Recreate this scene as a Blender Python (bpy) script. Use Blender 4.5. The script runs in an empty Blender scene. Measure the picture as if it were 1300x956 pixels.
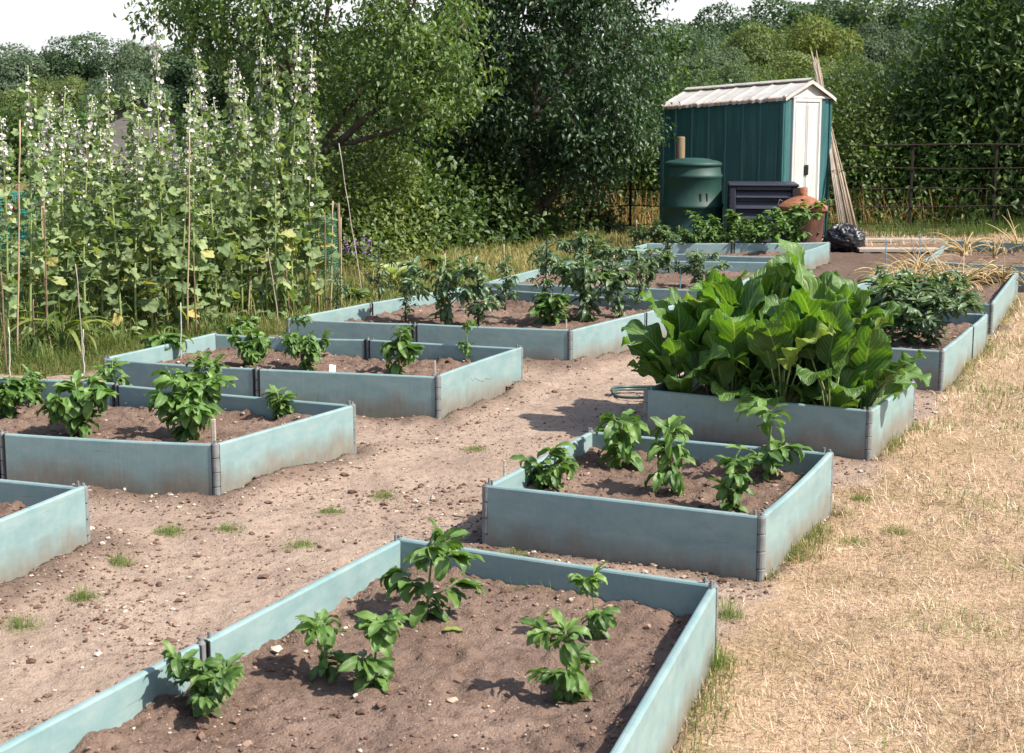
import bpy, math, random
import numpy as np
from mathutils import Vector, Matrix, kdtree

PI = math.pi
rad = math.radians
SC = bpy.context.scene
COL = SC.collection
RS = np.random.RandomState

# ------------------------------------------------------------------ camera model of the photograph
FPX, HOR, EYE = 1805.0, 150.0, 1.55
TILT = math.atan((433 - HOR) / FPX)
CF = np.array([0, math.cos(TILT), -math.sin(TILT)])
CU = np.array([0, math.sin(TILT), math.cos(TILT)])
CR = np.array([1.0, 0, 0])


def ray(u, v):
    return CF * FPX + CR * (u - 650) + CU * (433 - v)


def at(u, v, z=0.0):
    d = ray(u, v)
    return np.array([0, 0, EYE]) + d * ((z - EYE) / d[2])


def at_y(u, v, y):
    d = ray(u, v)
    return np.array([0, 0, EYE]) + d * (y / d[1])


AX = np.array([.905, -.426, 0.0])      # direction along the bed fronts
BX = np.array([.426, .905, 0.0])       # direction along the bed sides, away from the camera

# ------------------------------------------------------------------ noise


def _hash(ix, iy, seed):
    h = (ix.astype(np.int64) * 374761393 + iy.astype(np.int64) * 668265263 + seed * 974711) & 0xffffffff
    h = ((h ^ (h >> 13)) * 1274126177) & 0xffffffff
    return ((h ^ (h >> 16)) & 0xffff) / 65535.0


def vnoise(x, y, seed=0):
    x = np.asarray(x, float); y = np.asarray(y, float)
    ix = np.floor(x); iy = np.floor(y)
    fx = x - ix; fy = y - iy
    fx = fx * fx * (3 - 2 * fx); fy = fy * fy * (3 - 2 * fy)
    a = _hash(ix, iy, seed); b = _hash(ix + 1, iy, seed)
    c = _hash(ix, iy + 1, seed); d = _hash(ix + 1, iy + 1, seed)
    return (a * (1 - fx) + b * fx) * (1 - fy) + (c * (1 - fx) + d * fx) * fy


def fbm(x, y, seed=0, octv=4):
    s = 0; a = .5; t = 0
    for k in range(octv):
        s = s + a * vnoise(x * 2 ** k, y * 2 ** k, seed + k * 7); t += a; a *= .55
    return s / t


def sstep(a, b, x):
    t = np.clip((x - a) / (b - a), 0, 1)
    return t * t * (3 - 2 * t)

# ------------------------------------------------------------------ mesh building


class Geo:
    def __init__(self):
        self.V = []; self.F = []; self.A = []; self.n = 0

    def add(self, V, faces, A=None, rnd=.5):
        V = np.asarray(V, float).reshape(-1, 3)
        if A is None:
            A = np.zeros((len(V), 3)); A[:, 2] = rnd
        self.V.append(V); self.A.append(np.asarray(A, float))
        if not isinstance(faces, (list, tuple)) or (len(faces) and not isinstance(faces[0], np.ndarray)):
            faces = [np.asarray(faces, int)]
        for f in faces:
            if len(f):
                self.F.append(np.asarray(f, int) + self.n)
        self.n += len(V)

    def inst(self, T, TF, TA, P, R, S, rnd):
        """copies of a small template: P (n,3), R (n,3,3) columns = x,y,z axes, S (n,) or (n,3)"""
        n = len(P); k = len(T)
        if n == 0:
            return
        S = np.asarray(S, float)
        if S.ndim == 1:
            S = np.repeat(S[:, None], 3, 1)
        L = T[None] * S[:, None, :]
        V = np.einsum('nij,nkj->nki', R, L) + P[:, None, :]
        A = np.repeat(TA[None], n, 0).copy(); A[:, :, 2] = np.asarray(rnd)[:, None]
        off = (np.arange(n) * k)[:, None, None]
        fs = [(f[None] + off).reshape(-1, f.shape[1]) for f in TF]
        self.add(V.reshape(-1, 3), fs, A.reshape(-1, 3))

    def tube(self, path, radii, seg=6, rnd=.5, cap=True):
        P = np.asarray(path, float); n = len(P)
        r = np.full(n, radii) if np.isscalar(radii) else np.asarray(radii, float)
        t = np.gradient(P, axis=0); t /= np.linalg.norm(t, axis=1)[:, None] + 1e-9
        ref = np.array([0, 0, 1.0]) if abs(t[0][2]) < .9 else np.array([1.0, 0, 0])
        V = []; A = []
        for i in range(n):
            a = np.cross(t[i], ref); a /= np.linalg.norm(a) + 1e-9
            b = np.cross(t[i], a); ref = np.cross(a, t[i])
            for j in range(seg):
                w = 2 * PI * j / seg
                V.append(P[i] + r[i] * (math.cos(w) * a + math.sin(w) * b)); A.append((j / seg, i / max(1, n - 1), rnd))
        F = [(i * seg + j, i * seg + (j + 1) % seg, (i + 1) * seg + (j + 1) % seg, (i + 1) * seg + j)
             for i in range(n - 1) for j in range(seg)]
        fs = [np.array(F)]
        if cap:
            fs.append(np.array([list(range(seg))[::-1], [(n - 1) * seg + j for j in range(seg)]]))
        self.add(np.array(V), fs, np.array(A))

    def box(self, c, s, R=None, rnd=.5, bev=.0):
        s = np.asarray(s, float) / 2
        if bev <= 0:
            V = np.array([[x, y, z] for z in (-1, 1) for y in (-1, 1) for x in (-1, 1)], float) * s
            F = np.array([(0, 2, 3, 1), (4, 5, 7, 6), (0, 1, 5, 4), (2, 6, 7, 3), (0, 4, 6, 2), (1, 3, 7, 5)])
            fs = [F]
        else:                                     # chamfered box: 24 verts
            V = []; key = {}
            for sx in (-1, 1):
                for sy in (-1, 1):
                    for sz in (-1, 1):
                        for ax in range(3):
                            p = [sx * (s[0] - bev), sy * (s[1] - bev), sz * (s[2] - bev)]
                            p[ax] = (sx, sy, sz)[ax] * s[ax]
                            key[(sx, sy, sz, ax)] = len(V); V.append(p)
            V = np.array(V)
            Q = []; T = []
            cyc = [(-1, -1), (1, -1), (1, 1), (-1, 1)]
            for ax in range(3):
                o = [(ax + 1) % 3, (ax + 2) % 3]
                for sg in (-1, 1):
                    q = []
                    for a, b in cyc:
                        c_ = [0, 0, 0]; c_[ax] = sg; c_[o[0]] = a; c_[o[1]] = b
                        q.append(key[(c_[0], c_[1], c_[2], ax)])
                    Q.append(q if sg > 0 else q[::-1])
                for a in (-1, 1):
                    for b in (-1, 1):
                        c0 = [0, 0, 0]; c0[o[0]] = a; c0[o[1]] = b
                        c1 = list(c0); c0[ax] = -1; c1[ax] = 1
                        q = [key[(*c0, o[0])], key[(*c1, o[0])], key[(*c1, o[1])], key[(*c0, o[1])]]
                        Q.append(q if a * b < 0 else q[::-1])
            for sx in (-1, 1):
                for sy in (-1, 1):
                    for sz in (-1, 1):
                        t = [key[(sx, sy, sz, k)] for k in range(3)]
                        T.append(t if sx * sy * sz > 0 else t[::-1])
            fs = [np.array(Q), np.array(T)]
        if R is not None:
            V = V @ np.asarray(R).T
        self.add(V + np.asarray(c, float), fs, rnd=rnd)

    def lathe(self, prof, seg=32, c=(0, 0, 0), rnd=.5):
        prof = np.asarray(prof, float); n = len(prof)
        w = np.arange(seg) * 2 * PI / seg
        V = np.stack([prof[:, 0][:, None] * np.cos(w), prof[:, 0][:, None] * np.sin(w),
                      np.repeat(prof[:, 1][:, None], seg, 1)], -1).reshape(-1, 3)
        F = np.array([(i * seg + j, i * seg + (j + 1) % seg, (i + 1) * seg + (j + 1) % seg, (i + 1) * seg + j)
                      for i in range(n - 1) for j in range(seg)])
        A = np.stack([np.tile(np.arange(seg) / seg, n), np.repeat(np.linspace(0, 1, n), seg), np.full(n * seg, rnd)], -1)
        self.add(V + np.asarray(c, float), F, A)

    def grid(self, P, rnd=.5, A=None):
        """P (n,m,3)"""
        n, m = P.shape[:2]
        i, j = np.meshgrid(np.arange(n - 1), np.arange(m - 1), indexing='ij')
        a = (i * m + j).ravel()
        F = np.stack([a, a + m, a + m + 1, a + 1], -1)
        if A is None:
            A = np.stack(np.meshgrid(np.linspace(0, 1, n), np.linspace(0, 1, m), indexing='ij') + [np.full((n, m), rnd)], -1)
        self.add(P.reshape(-1, 3), F, A.reshape(-1, 3))

    def mesh(self, name, mat, smooth=True, attr=True):
        me = bpy.data.meshes.new(name)
        V = np.concatenate(self.V).astype(np.float32)
        me.vertices.add(len(V)); me.vertices.foreach_set('co', V.ravel())
        li = np.concatenate([f.ravel() for f in self.F]).astype(np.int32)
        tot = np.concatenate([np.full(len(f), f.shape[1]) for f in self.F]).astype(np.int32)
        st = np.concatenate([[0], np.cumsum(tot)[:-1]]).astype(np.int32)
        me.loops.add(len(li)); me.loops.foreach_set('vertex_index', li)
        me.polygons.add(len(tot)); me.polygons.foreach_set('loop_start', st)
        try:
            me.polygons.foreach_set('loop_total', tot)
        except Exception:
            pass
        me.update(calc_edges=True)
        me.polygons.foreach_set('use_smooth', np.full(len(tot), smooth, dtype=bool))
        if attr:
            at_ = me.attributes.new('lf', 'FLOAT_VECTOR', 'POINT')
            at_.data.foreach_set('vector', np.concatenate(self.A).astype(np.float32).ravel())
        if mat is not None:
            me.materials.append(mat)
        me.validate()
        return me

    def build(self, name, mat, parent=None, smooth=True, loc=None):
        o = bpy.data.objects.new(name, self.mesh(name, mat, smooth))
        COL.objects.link(o)
        if parent is not None:
            o.parent = parent
        if loc is not None:
            o.location = loc
        return o


def tag(o, label=None, cat=None, group=None, kind=None):
    if label: o['label'] = label
    if cat: o['category'] = cat
    if group: o['group'] = group
    if kind: o['kind'] = kind
    return o


def thing(name, label, cat, loc=(0, 0, 0), rz=0.0, group=None):
    o = bpy.data.objects.new(name, None)
    COL.objects.link(o)
    o.location = loc; o.rotation_euler = (0, 0, rz); o.empty_display_size = .1
    return tag(o, label, cat, group)


def copy_thing(root, label, loc, rz=0.0, scale=1.0, group=None):
    c = root.copy(); COL.objects.link(c)
    c.location = loc; c.rotation_euler = (0, 0, rz)
    c.scale = (scale,) * 3 if np.isscalar(scale) else scale
    c['label'] = label
    if group: c['group'] = group
    for ch in root.children:
        d = ch.copy(); COL.objects.link(d); d.parent = c
        for g in ch.children:
            e = g.copy(); COL.objects.link(e); e.parent = d
    return c


class Proto:
    """meshes of one kind of thing; every placing makes a thing with its own part objects"""

    def __init__(self, name, cat, parts):
        self.name = name; self.cat = cat; self.parts = parts

    def place(self, label, loc, rz=0.0, scale=1.0, group=None, color=None):
        r = thing(self.name, label, self.cat, loc, rz, group)
        r.scale = (scale,) * 3 if np.isscalar(scale) else scale
        for nm, me in self.parts:
            o = bpy.data.objects.new(nm, me); COL.objects.link(o); o.parent = r
            if color is not None:
                o.color = color
        return r


# ------------------------------------------------------------------ materials
class NT:
    def __init__(self, name):
        self.m = bpy.data.materials.new(name); self.m.use_nodes = True
        self.t = self.m.node_tree; self.t.nodes.clear()
        self.out = self.t.nodes.new('ShaderNodeOutputMaterial')

    def n(self, typ, props=None, **ins):
        nd = self.t.nodes.new('ShaderNode' + typ)
        for k, v in (props or {}).items():
            setattr(nd, k, v)
        for k, v in ins.items():
            key = int(k[1:]) if k[0] == 'i' and k[1:].isdigit() else k.replace('_', ' ')
            s = nd.inputs[key]
            self.set(s, v)
        return nd

    def set(self, s, v):
        if hasattr(v, 'is_output'):
            self.t.links.new(v, s)
        elif isinstance(v, (tuple, list)) and len(v) == 3 and s.type == 'RGBA':
            s.default_value = (*v, 1)
        else:
            s.default_value = v

    def math(self, op, a, b=0.0, c=None, clamp=False):
        nd = self.n('Math', {'operation': op, 'use_clamp': clamp}, i0=a, i1=b)
        if c is not None: self.set(nd.inputs[2], c)
        return nd.outputs[0]

    def ramp(self, fac, stops, interp='LINEAR'):
        nd = self.n('ValToRGB', None, Fac=fac)
        cr = nd.color_ramp; cr.interpolation = interp
        while len(cr.elements) < len(stops): cr.elements.new(.5)
        for e, (p, c) in zip(cr.elements, stops):
            e.position = p; e.color = (*c, 1) if len(c) == 3 else c
        return nd.outputs['Color']

    def mix(self, fac, a, b, blend='MIX'):
        nd = self.n('Mix', {'data_type': 'RGBA', 'blend_type': blend})
        self.set(nd.inputs[0], fac); self.set(nd.inputs[6], a); self.set(nd.inputs[7], b)
        return nd.outputs[2]

    def noise(self, vec, scale, detail=4, rough=.55, dist=0.0, out='Fac'):
        nd = self.n('TexNoise', None, Scale=scale, Detail=detail, Roughness=rough, Distortion=dist)
        if vec is not None: self.t.links.new(vec, nd.inputs['Vector'])
        return nd.outputs[out]

    def pos(self, sc=None):
        o = self.n('NewGeometry').outputs['Position']
        return self.scaled(o, sc) if sc else o

    def obj(self, sc=None):
        o = self.n('TexCoord').outputs['Object']
        return self.scaled(o, sc) if sc else o

    def scaled(self, o, sc):
        return self.n('Mapping', None, Vector=o, Scale=sc).outputs[0]

    def lf(self, name='lf'):
        a = self.n('Attribute', {'attribute_name': name}).outputs['Vector']
        s = self.n('SeparateXYZ', None, Vector=a)
        return s.outputs[0], s.outputs[1], s.outputs[2]

    def bump(self, h, strength=.3, dist=.01):
        return self.n('Bump', None, Height=h, Strength=strength, Distance=dist).outputs[0]

    def bsdf(self, col, rough=.6, spec=.5, normal=None, metal=0.0, **kw):
        b = self.n('BsdfPrincipled', None, Base_Color=col, Roughness=rough, Metallic=metal)
        b.inputs['Specular IOR Level'].default_value = spec
        if normal is not None: self.t.links.new(normal, b.inputs['Normal'])
        for k, v in kw.items(): self.set(b.inputs[k.replace('_', ' ')], v)
        return b.outputs[0]

    def done(self, sh):
        self.t.links.new(sh, self.out.inputs['Surface'])
        return self.m


def leaf_mat(name, stops, rib=None, rough=.5, trans=.35, veins=0.0, tint=(1.25, 1.35, .45), spec=.4, vary=.35, objvar=.25, ribw=.07, use_col=False):
    n = NT(name)
    u, v, r = n.lf()
    col = n.ramp(r, stops)
    oi = n.n('ObjectInfo')
    if use_col:
        col = n.mix(1.0, col, oi.outputs['Color'], 'MULTIPLY')
    big = n.noise(n.pos(), 9.0, 2)
    val = n.math('MULTIPLY_ADD', big, vary, 1 - vary / 2)
    val = n.math('ADD', val, n.math('MULTIPLY_ADD', oi.outputs['Random'], objvar, -objvar / 2))
    col = n.n('HueSaturation', None, Color=col, Value=val).outputs[0]
    nrm = None
    if rib:
        au = n.math('ABSOLUTE', u)
        m = n.math('SUBTRACT', 1.0, n.math('DIVIDE', au, ribw), clamp=True)
        m = n.math('MULTIPLY', m, .85)
        if veins:
            w = n.math('SINE', n.math('MULTIPLY', n.math('SUBTRACT', n.math('MULTIPLY', v, 11.0), n.math('MULTIPLY', au, 4.0)), 6.283))
            wv = n.math('POWER', n.math('MULTIPLY_ADD', w, .5, .5), 8.0)
            m = n.math('MAXIMUM', m, n.math('MULTIPLY', wv, .35 * veins))
            h = n.math('SUBTRACT', n.math('MULTIPLY', n.noise(n.pos(), 45.0, 2), .6), n.math('MAXIMUM', wv, m))
            nrm = n.bump(h, .45 * veins, .008)
        col = n.mix(m, col, rib)
    b = n.bsdf(col, rough, spec, nrm)
    tc = n.mix(1.0, col, tint, 'MULTIPLY')
    t = n.n('BsdfTranslucent', None, Color=tc).outputs[0]
    return n.done(n.n('MixShader', None, i0=trans, i1=b, i2=t).outputs[0])


def plain(name, col, rough=.6, spec=.4, var=.25, sc=12.0, bump=.1, metal=0.0, col2=None, stretch=None):
    n = NT(name)
    p = n.obj(stretch) if stretch else n.obj()
    f = n.noise(p, sc, 5, .6)
    c2 = col2 if col2 else tuple(x * (1 - var) for x in col)
    c = n.mix(n.math('MULTIPLY_ADD', f, 2.2, -.6, clamp=True), c2, col)
    return n.done(n.bsdf(c, rough, spec, n.bump(f, bump, .01) if bump else None, metal))


M = {}


def make_materials():
    # pale blue-green moulded plastic boards with dirt at the foot
    n = NT('bed_board')
    u, v, r = n.lf()
    vec = n.n('CombineXYZ', None, X=n.math('ADD', u, n.math('MULTIPLY', r, 37.0)), Y=n.math('MULTIPLY', v, .24), Z=r).outputs[0]
    base = n.mix(n.noise(vec, 3.0, 3), (.10, .190, .203), (.155, .250, .256))
    streak = n.noise(n.scaled(vec, (60, 5, 1)), 1.0, 3)
    base = n.mix(n.math('MULTIPLY', streak, .5), base, (.20, .285, .28))
    weath = n.noise(n.scaled(vec, (9, 16, 1)), 1.0, 6, .75, .3)
    base = n.mix(n.math('MULTIPLY_ADD', weath, 1.6, -.55, clamp=True), base, (.27, .325, .315))
    mott = n.noise(n.scaled(vec, (4, 9, 1)), 1.0, 5, .65)
    base = n.mix(n.math('MULTIPLY_ADD', mott, 1.8, -.95, clamp=True), base, (.08, .13, .145))
    edge = n.math('SUBTRACT', n.noise(n.scaled(vec, (6, 2, 1)), 1.0, 5, .65), n.math('MULTIPLY', v, 1.05))
    dirt = n.math('MULTIPLY_ADD', edge, 2.4, n.math('MULTIPLY_ADD', r, .60, -.02), clamp=True)
    dirt = n.math('MULTIPLY', dirt, n.math('MULTIPLY_ADD', n.noise(n.scaled(vec, (50, 14, 1)), 1.0, 3), .8, .35, clamp=True))
    dcol = n.mix(n.noise(vec, 9.0, 3), (.10, .065, .045), (.22, .165, .115))
    base = n.mix(n.math('MULTIPLY', dirt, .92), base, dcol)
    scr = n.noise(n.scaled(vec, (2.5, 60, 1)), 1.0, 6, .75, 1.2)
    base = n.mix(n.math('MULTIPLY_ADD', scr, 7.0, -4.4, clamp=True), base, (.06, .075, .08))
    wv = n.noise(n.scaled(vec, (90, 6, 1)), 1.0, 2)
    M['board'] = n.done(n.bsdf(base, n.math('MULTIPLY_ADD', weath, .3, .34), .45, n.bump(wv, .12, .004)))
    M['post'] = plain('bed_post', (.19, .20, .20), .55, .4, .45, 25, .15)
    M['seal'] = plain('bed_seal', (.018, .018, .02), .6, .3, .3, 20, 0)

    # bare earth (paths and beds)
    def soil(name, dry, mid, dark, dmix):
        n = NT(name)
        p = n.pos()
        a = n.noise(p, 3.1, 6, .62)
        b = n.noise(p, 28.0, 6, .7)
        c = n.noise(p, 140.0, 3, .6)
        col = n.mix(n.math('MULTIPLY_ADD', a, 2.6, dmix - 1.3, clamp=True), mid, dry)
        col = n.mix(n.math('MULTIPLY_ADD', b, 3.2, -1.55, clamp=True), col, dark)
        vo = n.n('TexVoronoi', None, Vector=p, Scale=120.0, Randomness=1.0)
        chip = n.math('LESS_THAN', vo.outputs['Distance'], .17)
        chip = n.math('MULTIPLY', chip, n.math('GREATER_THAN', n.n('SeparateColor', None, Color=vo.outputs['Color']).outputs[0], .72))
        col = n.mix(chip, col, (.42, .34, .27))
        h = n.math('ADD', n.math('MULTIPLY', b, 1.0), n.math('MULTIPLY', c, .35))
        return n, col, n.bump(h, .9, .02)
    n, sc, sb = soil('bed_soil', (.25, .178, .142), (.14, .094, .073), (.055, .036, .029), .24)
    M['soil'] = n.done(n.bsdf(sc, .95, .1, sb))
    n, sc, sb = soil('ground', (.37, .285, .225), (.27, .20, .157), (.135, .092, .072), .45)
    # 'mask' vector: x = dry lawn, y = green rough grass, z = darker earth round the beds and at the far end
    gx, gy, gz = n.lf('mask')
    p = n.pos()
    st = n.noise(p, 60.0, 4, .7, .6)
    st2 = n.noise(p, 2.2, 4, .6)
    straw = n.ramp(st, [(.25, (.15, .10, .06)), (.5, (.36, .25, .165)), (.75, (.52, .39, .275))])
    straw = n.mix(n.math('MULTIPLY_ADD', st2, 2.4, -1.0, clamp=True), straw, n.ramp(st, [(.3, (.10, .075, .035)), (.7, (.30, .23, .12))]))
    grn = n.ramp(n.noise(p, 30.0, 4, .7), [(.3, (.045, .06, .02)), (.5, (.13, .125, .045)), (.72, (.26, .21, .10))])
    sc = n.mix(n.math('MULTIPLY', gz, .9), sc, n.mix(n.noise(n.pos(), 9.0, 4), (.05, .034, .027), (.14, .095, .073)))
    sc = n.mix(gx, sc, straw)
    sc = n.mix(gy, sc, grn)
    M['ground'] = n.done(n.bsdf(sc, .95, .1, sb))

    n = NT('crumb')
    u, v, r = n.lf()
    col = n.ramp(r, [(0, (.07, .043, .032)), (.5, (.16, .10, .075)), (.8, (.29, .20, .155)), (.9, (.34, .265, .21)), (1, (.47, .41, .34))])
    M['crumb'] = n.done(n.bsdf(col, .9, .15, n.bump(n.noise(n.pos(), 180.0, 3), .5, .005)))

    def blade(name, stops, trans=.3, rough=.6):
        n = NT(name)
        u, v, r = n.lf()
        col = n.ramp(r, stops)
        b = n.bsdf(col, rough, .25)
        t = n.n('BsdfTranslucent', None, Color=n.mix(1.0, col, (1.2, 1.2, .7), 'MULTIPLY')).outputs[0]
        M[name] = n.done(n.n('MixShader', None, i0=trans, i1=b, i2=t).outputs[0])
    blade('straw', [(0, (.12, .075, .04)), (.25, (.36, .245, .15)), (.6, (.56, .41, .285)), (.86, (.71, .59, .46)), (.9, (.22, .24, .07)), (1, (.12, .17, .04))], .15)
    blade('rough_grass', [(0, (.05, .085, .018)), (.45, (.12, .16, .04)), (.7, (.24, .23, .085)), (1, (.44, .36, .19))], .4)
    blade('tall_grass', [(0, (.045, .085, .02)), (.6, (.11, .165, .04)), (.85, (.22, .24, .08)), (1, (.42, .34, .18))], .4)
    blade('gold_grass', [(0, (.20, .12, .045)), (.5, (.40, .26, .11)), (1, (.55, .42, .22))], .4)
    blade('green_grass', [(0, (.07, .13, .02)), (.7, (.17, .25, .05)), (1, (.38, .36, .15))], .4)

    M['pepper'] = leaf_mat('pepper_leaf', [(0, (.06, .125, .032)), (.5, (.105, .20, .045)), (.85, (.15, .25, .055)), (.965, (.20, .30, .07)), (.985, (.38, .37, .08)), (1, (.40, .36, .09))],
                           (.22, .32, .10), .42, .34, .6, spec=.5)
    M['dark_pepper'] = leaf_mat('aubergine_leaf', [(0, (.065, .11, .055)), (.6, (.115, .18, .085)), (1, (.21, .28, .13))],
                                (.18, .25, .12), .33, .3, .5, spec=.5)
    M['horse'] = leaf_mat('horseradish_leaf', [(0, (.048, .112, .022)), (.5, (.07, .155, .03)), (.85, (.085, .175, .032)), (.95, (.13, .215, .04)), (1, (.19, .26, .05))],
                          (.30, .38, .17), .5, .36, 1.0, ribw=.055, spec=.5, tint=(1.5, 1.6, .35))
    M['holly'] = leaf_mat('hollyhock_leaf', [(0, (.11, .165, .07)), (.55, (.19, .26, .12)), (.9, (.31, .37, .19)), (.96, (.33, .34, .13)), (1, (.40, .33, .12))],
                          None, .6, .38, spec=.25)
    n = NT('petal')
    u, v, r = n.lf()
    c = n.mix(v, (.42, .42, .30), n.mix(r, (.62, .55, .60), (.70, .68, .64)))
    M['petal'] = n.done(n.n('MixShader', None, i0=.3, i1=n.bsdf(c, .6, .2), i2=n.n('BsdfTranslucent', None, Color=c).outputs[0]).outputs[0])
    M['fruit_leaf'] = leaf_mat('plum_leaf', [(0, (.06, .105, .034)), (.6, (.105, .165, .05)), (.9, (.16, .23, .07)), (1, (.24, .31, .09))], None, .45, .38, spec=.4)
    M['pear_leaf'] = leaf_mat('pear_leaf', [(0, (.034, .07, .034)), (.6, (.052, .10, .045)), (.9, (.065, .115, .048)), (1, (.11, .16, .06))], None, .42, .28, spec=.42, tint=(1.2, 1.35, .5))
    M['bramble_leaf'] = leaf_mat('bramble_leaf', [(0, (.032, .065, .018)), (.6, (.055, .10, .024)), (1, (.11, .16, .04))], None, .5, .3)
    M['sunny_leaf'] = leaf_mat('hedge_leaf', [(0, (.065, .105, .025)), (.6, (.115, .165, .038)), (1, (.22, .255, .07))], None, .5, .35)
    M['elder_leaf'] = leaf_mat('elder_leaf', [(0, (.04, .085, .021)), (.6, (.07, .13, .03)), (1, (.17, .235, .06))], None, .48, .38, spec=.35)
    M['far_leaf'] = leaf_mat('far_leaf', [(0, (.066, .098, .052)), (.6, (.10, .145, .07)), (1, (.17, .215, .10))], None, .6, .35, vary=.3, spec=.25, use_col=True)
    M['lav_leaf'] = leaf_mat('fennel_leaf', [(0, (.10, .16, .06)), (1, (.2, .26, .09))], None, .6, .35)
    M['white_leaf'] = leaf_mat('bolted_leaf', [(0, (.30, .38, .17)), (1, (.46, .50, .25))], (.5, .55, .3), .5, .4, .4)
    M['stem'] = plain('green_stem', (.14, .20, .06), .5, .4, .3, 30, 0)
    M['stem_light'] = plain('pale_stem', (.22, .28, .10), .5, .4, .3, 20, 0)
    M['stem_dark'] = plain('dark_stem', (.07, .075, .045), .6, .3, .3, 20, 0)
    M['bark'] = plain('bark', (.11, .085, .065), .9, .2, .6, 18, .8, stretch=(1, 1, .3))
    M['bark_far'] = plain('far_bark', (.09, .075, .06), .9, .2, .4, 6, .3)
    M['cane'] = plain('bamboo', (.42, .31, .19), .55, .35, .45, 9, .1, stretch=(1, 1, .6))
    M['cane_dark'] = plain('old_bamboo', (.20, .135, .085), .65, .3, .5, 9, .1)
    M['cane_grey'] = plain('grey_bamboo', (.40, .34, .28), .65, .3, .5, 10, .1, stretch=(1, 1, .5))
    M['blue_rod'] = plain('blue_rod', (.13, .25, .33), .4, .5, .2, 10, 0)
    M['grey_rod'] = plain('grey_rod', (.42, .42, .38), .5, .4, .2, 10, 0)
    M['label'] = plain('white_plastic', (.8, .8, .78), .4, .5, .08, 20, 0)
    M['onion'] = leaf_mat('onion_leaf', [(0, (.16, .20, .06)), (.2, (.34, .27, .12)), (.6, (.52, .38, .19)), (1, (.62, .50, .32))], None, .6, .3, objvar=.1)
    M['bulb'] = plain('onion_bulb', (.42, .26, .12), .5, .4, .3, 12, 0)
    # shed
    n = NT('shed_green')
    p = n.obj()
    f = n.noise(p, 2.2, 5, .6); g = n.noise(n.scaled(p, (14, 14, 1.2)), 1.0, 4, .65)
    c = n.mix(f, (.018, .072, .078), (.032, .108, .114))
    c = n.mix(n.math('MULTIPLY_ADD', g, 2.4, -1.1, clamp=True), c, (.055, .15, .14))
    c = n.mix(n.math('MULTIPLY_ADD', n.noise(p, 40.0, 3), 6.0, -4.1, clamp=True), c, (.12, .15, .14))
    M['shed'] = n.done(n.bsdf(c, .38, .5, n.bump(n.noise(p, 5.0, 3), .25, .03)))
    n = NT('shed_white')
    p = n.obj()
    f = n.noise(n.scaled(p, (8, 8, 1.4)), 1.0, 5, .65)
    c = n.mix(n.math('MULTIPLY_ADD', f, 2.0, -.75, clamp=True), (.43, .43, .43), (.30, .29, .275))
    rst = n.math('MULTIPLY_ADD', n.noise(p, 16.0, 4, .7), 7.0, -4.6, clamp=True)
    c = n.mix(rst, c, (.28, .12, .055))
    M['white'] = n.done(n.bsdf(c, .5, .4))
    n = NT('roof_metal')
    u, v, r = n.lf()
    p = n.obj()
    f = n.noise(n.scaled(p, (5, 5, 5)), 1.0, 6, .68)
    c = n.mix(n.math('MULTIPLY_ADD', f, 2.2, -.8, clamp=True), (.43, .42, .40), (.27, .25, .225))
    e = n.math('SUBTRACT', 1.0, n.math('MULTIPLY', v, 9.0), clamp=True)
    rst = n.math('MULTIPLY_ADD', n.math('ADD', n.noise(p, 14.0, 5, .7), n.math('MULTIPLY', e, .42)), 5.0, -3.15, clamp=True)
    c = n.mix(rst, c, n.mix(n.noise(p, 30.0, 3), (.13, .055, .03), (.36, .17, .085)))
    M['roof'] = n.done(n.bsdf(c, .55, .35))
    n = NT('rust_lid')
    p = n.obj()
    f = n.noise(p, 14.0, 6, .7)
    c = n.ramp(f, [(.3, (.09, .036, .02)), (.5, (.22, .085, .042)), (.7, (.33, .155, .085))])
    M['rust'] = n.done(n.bsdf(c, .8, .3, n.bump(f, .3, .01)))
    n = NT('rust_body')
    p = n.obj()
    f = n.noise(n.scaled(p, (9, 9, 4)), 1.0, 6, .7)
    c = n.ramp(f, [(.3, (.028, .015, .011)), (.52, (.075, .032, .02)), (.72, (.17, .07, .036))])
    M['rust_dark'] = n.done(n.bsdf(c, .8, .3, n.bump(f, .3, .01)))
    M['bin_green'] = plain('bin_green', (.012, .055, .042), .6, .4, .45, 5, .08)
    M['navy'] = plain('navy_plastic', (.022, .024, .038), .45, .5, .3, 8, .05)
    M['bag'] = plain('black_film', (.014, .016, .022), .42, .5, .3, 8, .0)
    M['iron'] = plain('fence_iron', (.014, .012, .011), .8, .2, .4, 14, .2, col2=(.03, .019, .015))
    M['black'] = plain('black_fitting', (.012, .012, .012), .5, .4, .2, 10, 0)
    M['wood'] = plain('weathered_wood', (.42, .36, .30), .8, .2, .45, 9, .3, stretch=(1, 12, 12))
    M['post_wood'] = plain('post_wood', (.22, .165, .10), .8, .2, .45, 9, .3, stretch=(9, 9, 1))
    M['grey_wood'] = plain('grey_boards', (.20, .185, .175), .85, .2, .4, 6, .3, stretch=(1, 1, 8))
    M['hose'] = plain('hose_rubber', (.04, .075, .065), .4, .5, .2, 10, 0)
    M['net_teal'] = plain('teal_net', (.03, .28, .26), .6, .3, .2, 10, 0)
    M['net_green'] = plain('green_net', (.06, .20, .13), .6, .3, .2, 10, 0)
    M['purple'] = plain('purple_petal', (.20, .11, .40), .6, .3, .4, 30, 0, col2=(.36, .22, .44))
    M['crimson'] = plain('crimson_petal', (.22, .012, .03), .6, .3, .4, 30, 0)
    M['pinkwhite'] = plain('pale_pink_petal', (.66, .50, .58), .6, .3, .2, 30, 0)
    M['sky_tin'] = M['white']


make_materials()

# ------------------------------------------------------------------ leaf templates


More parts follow.
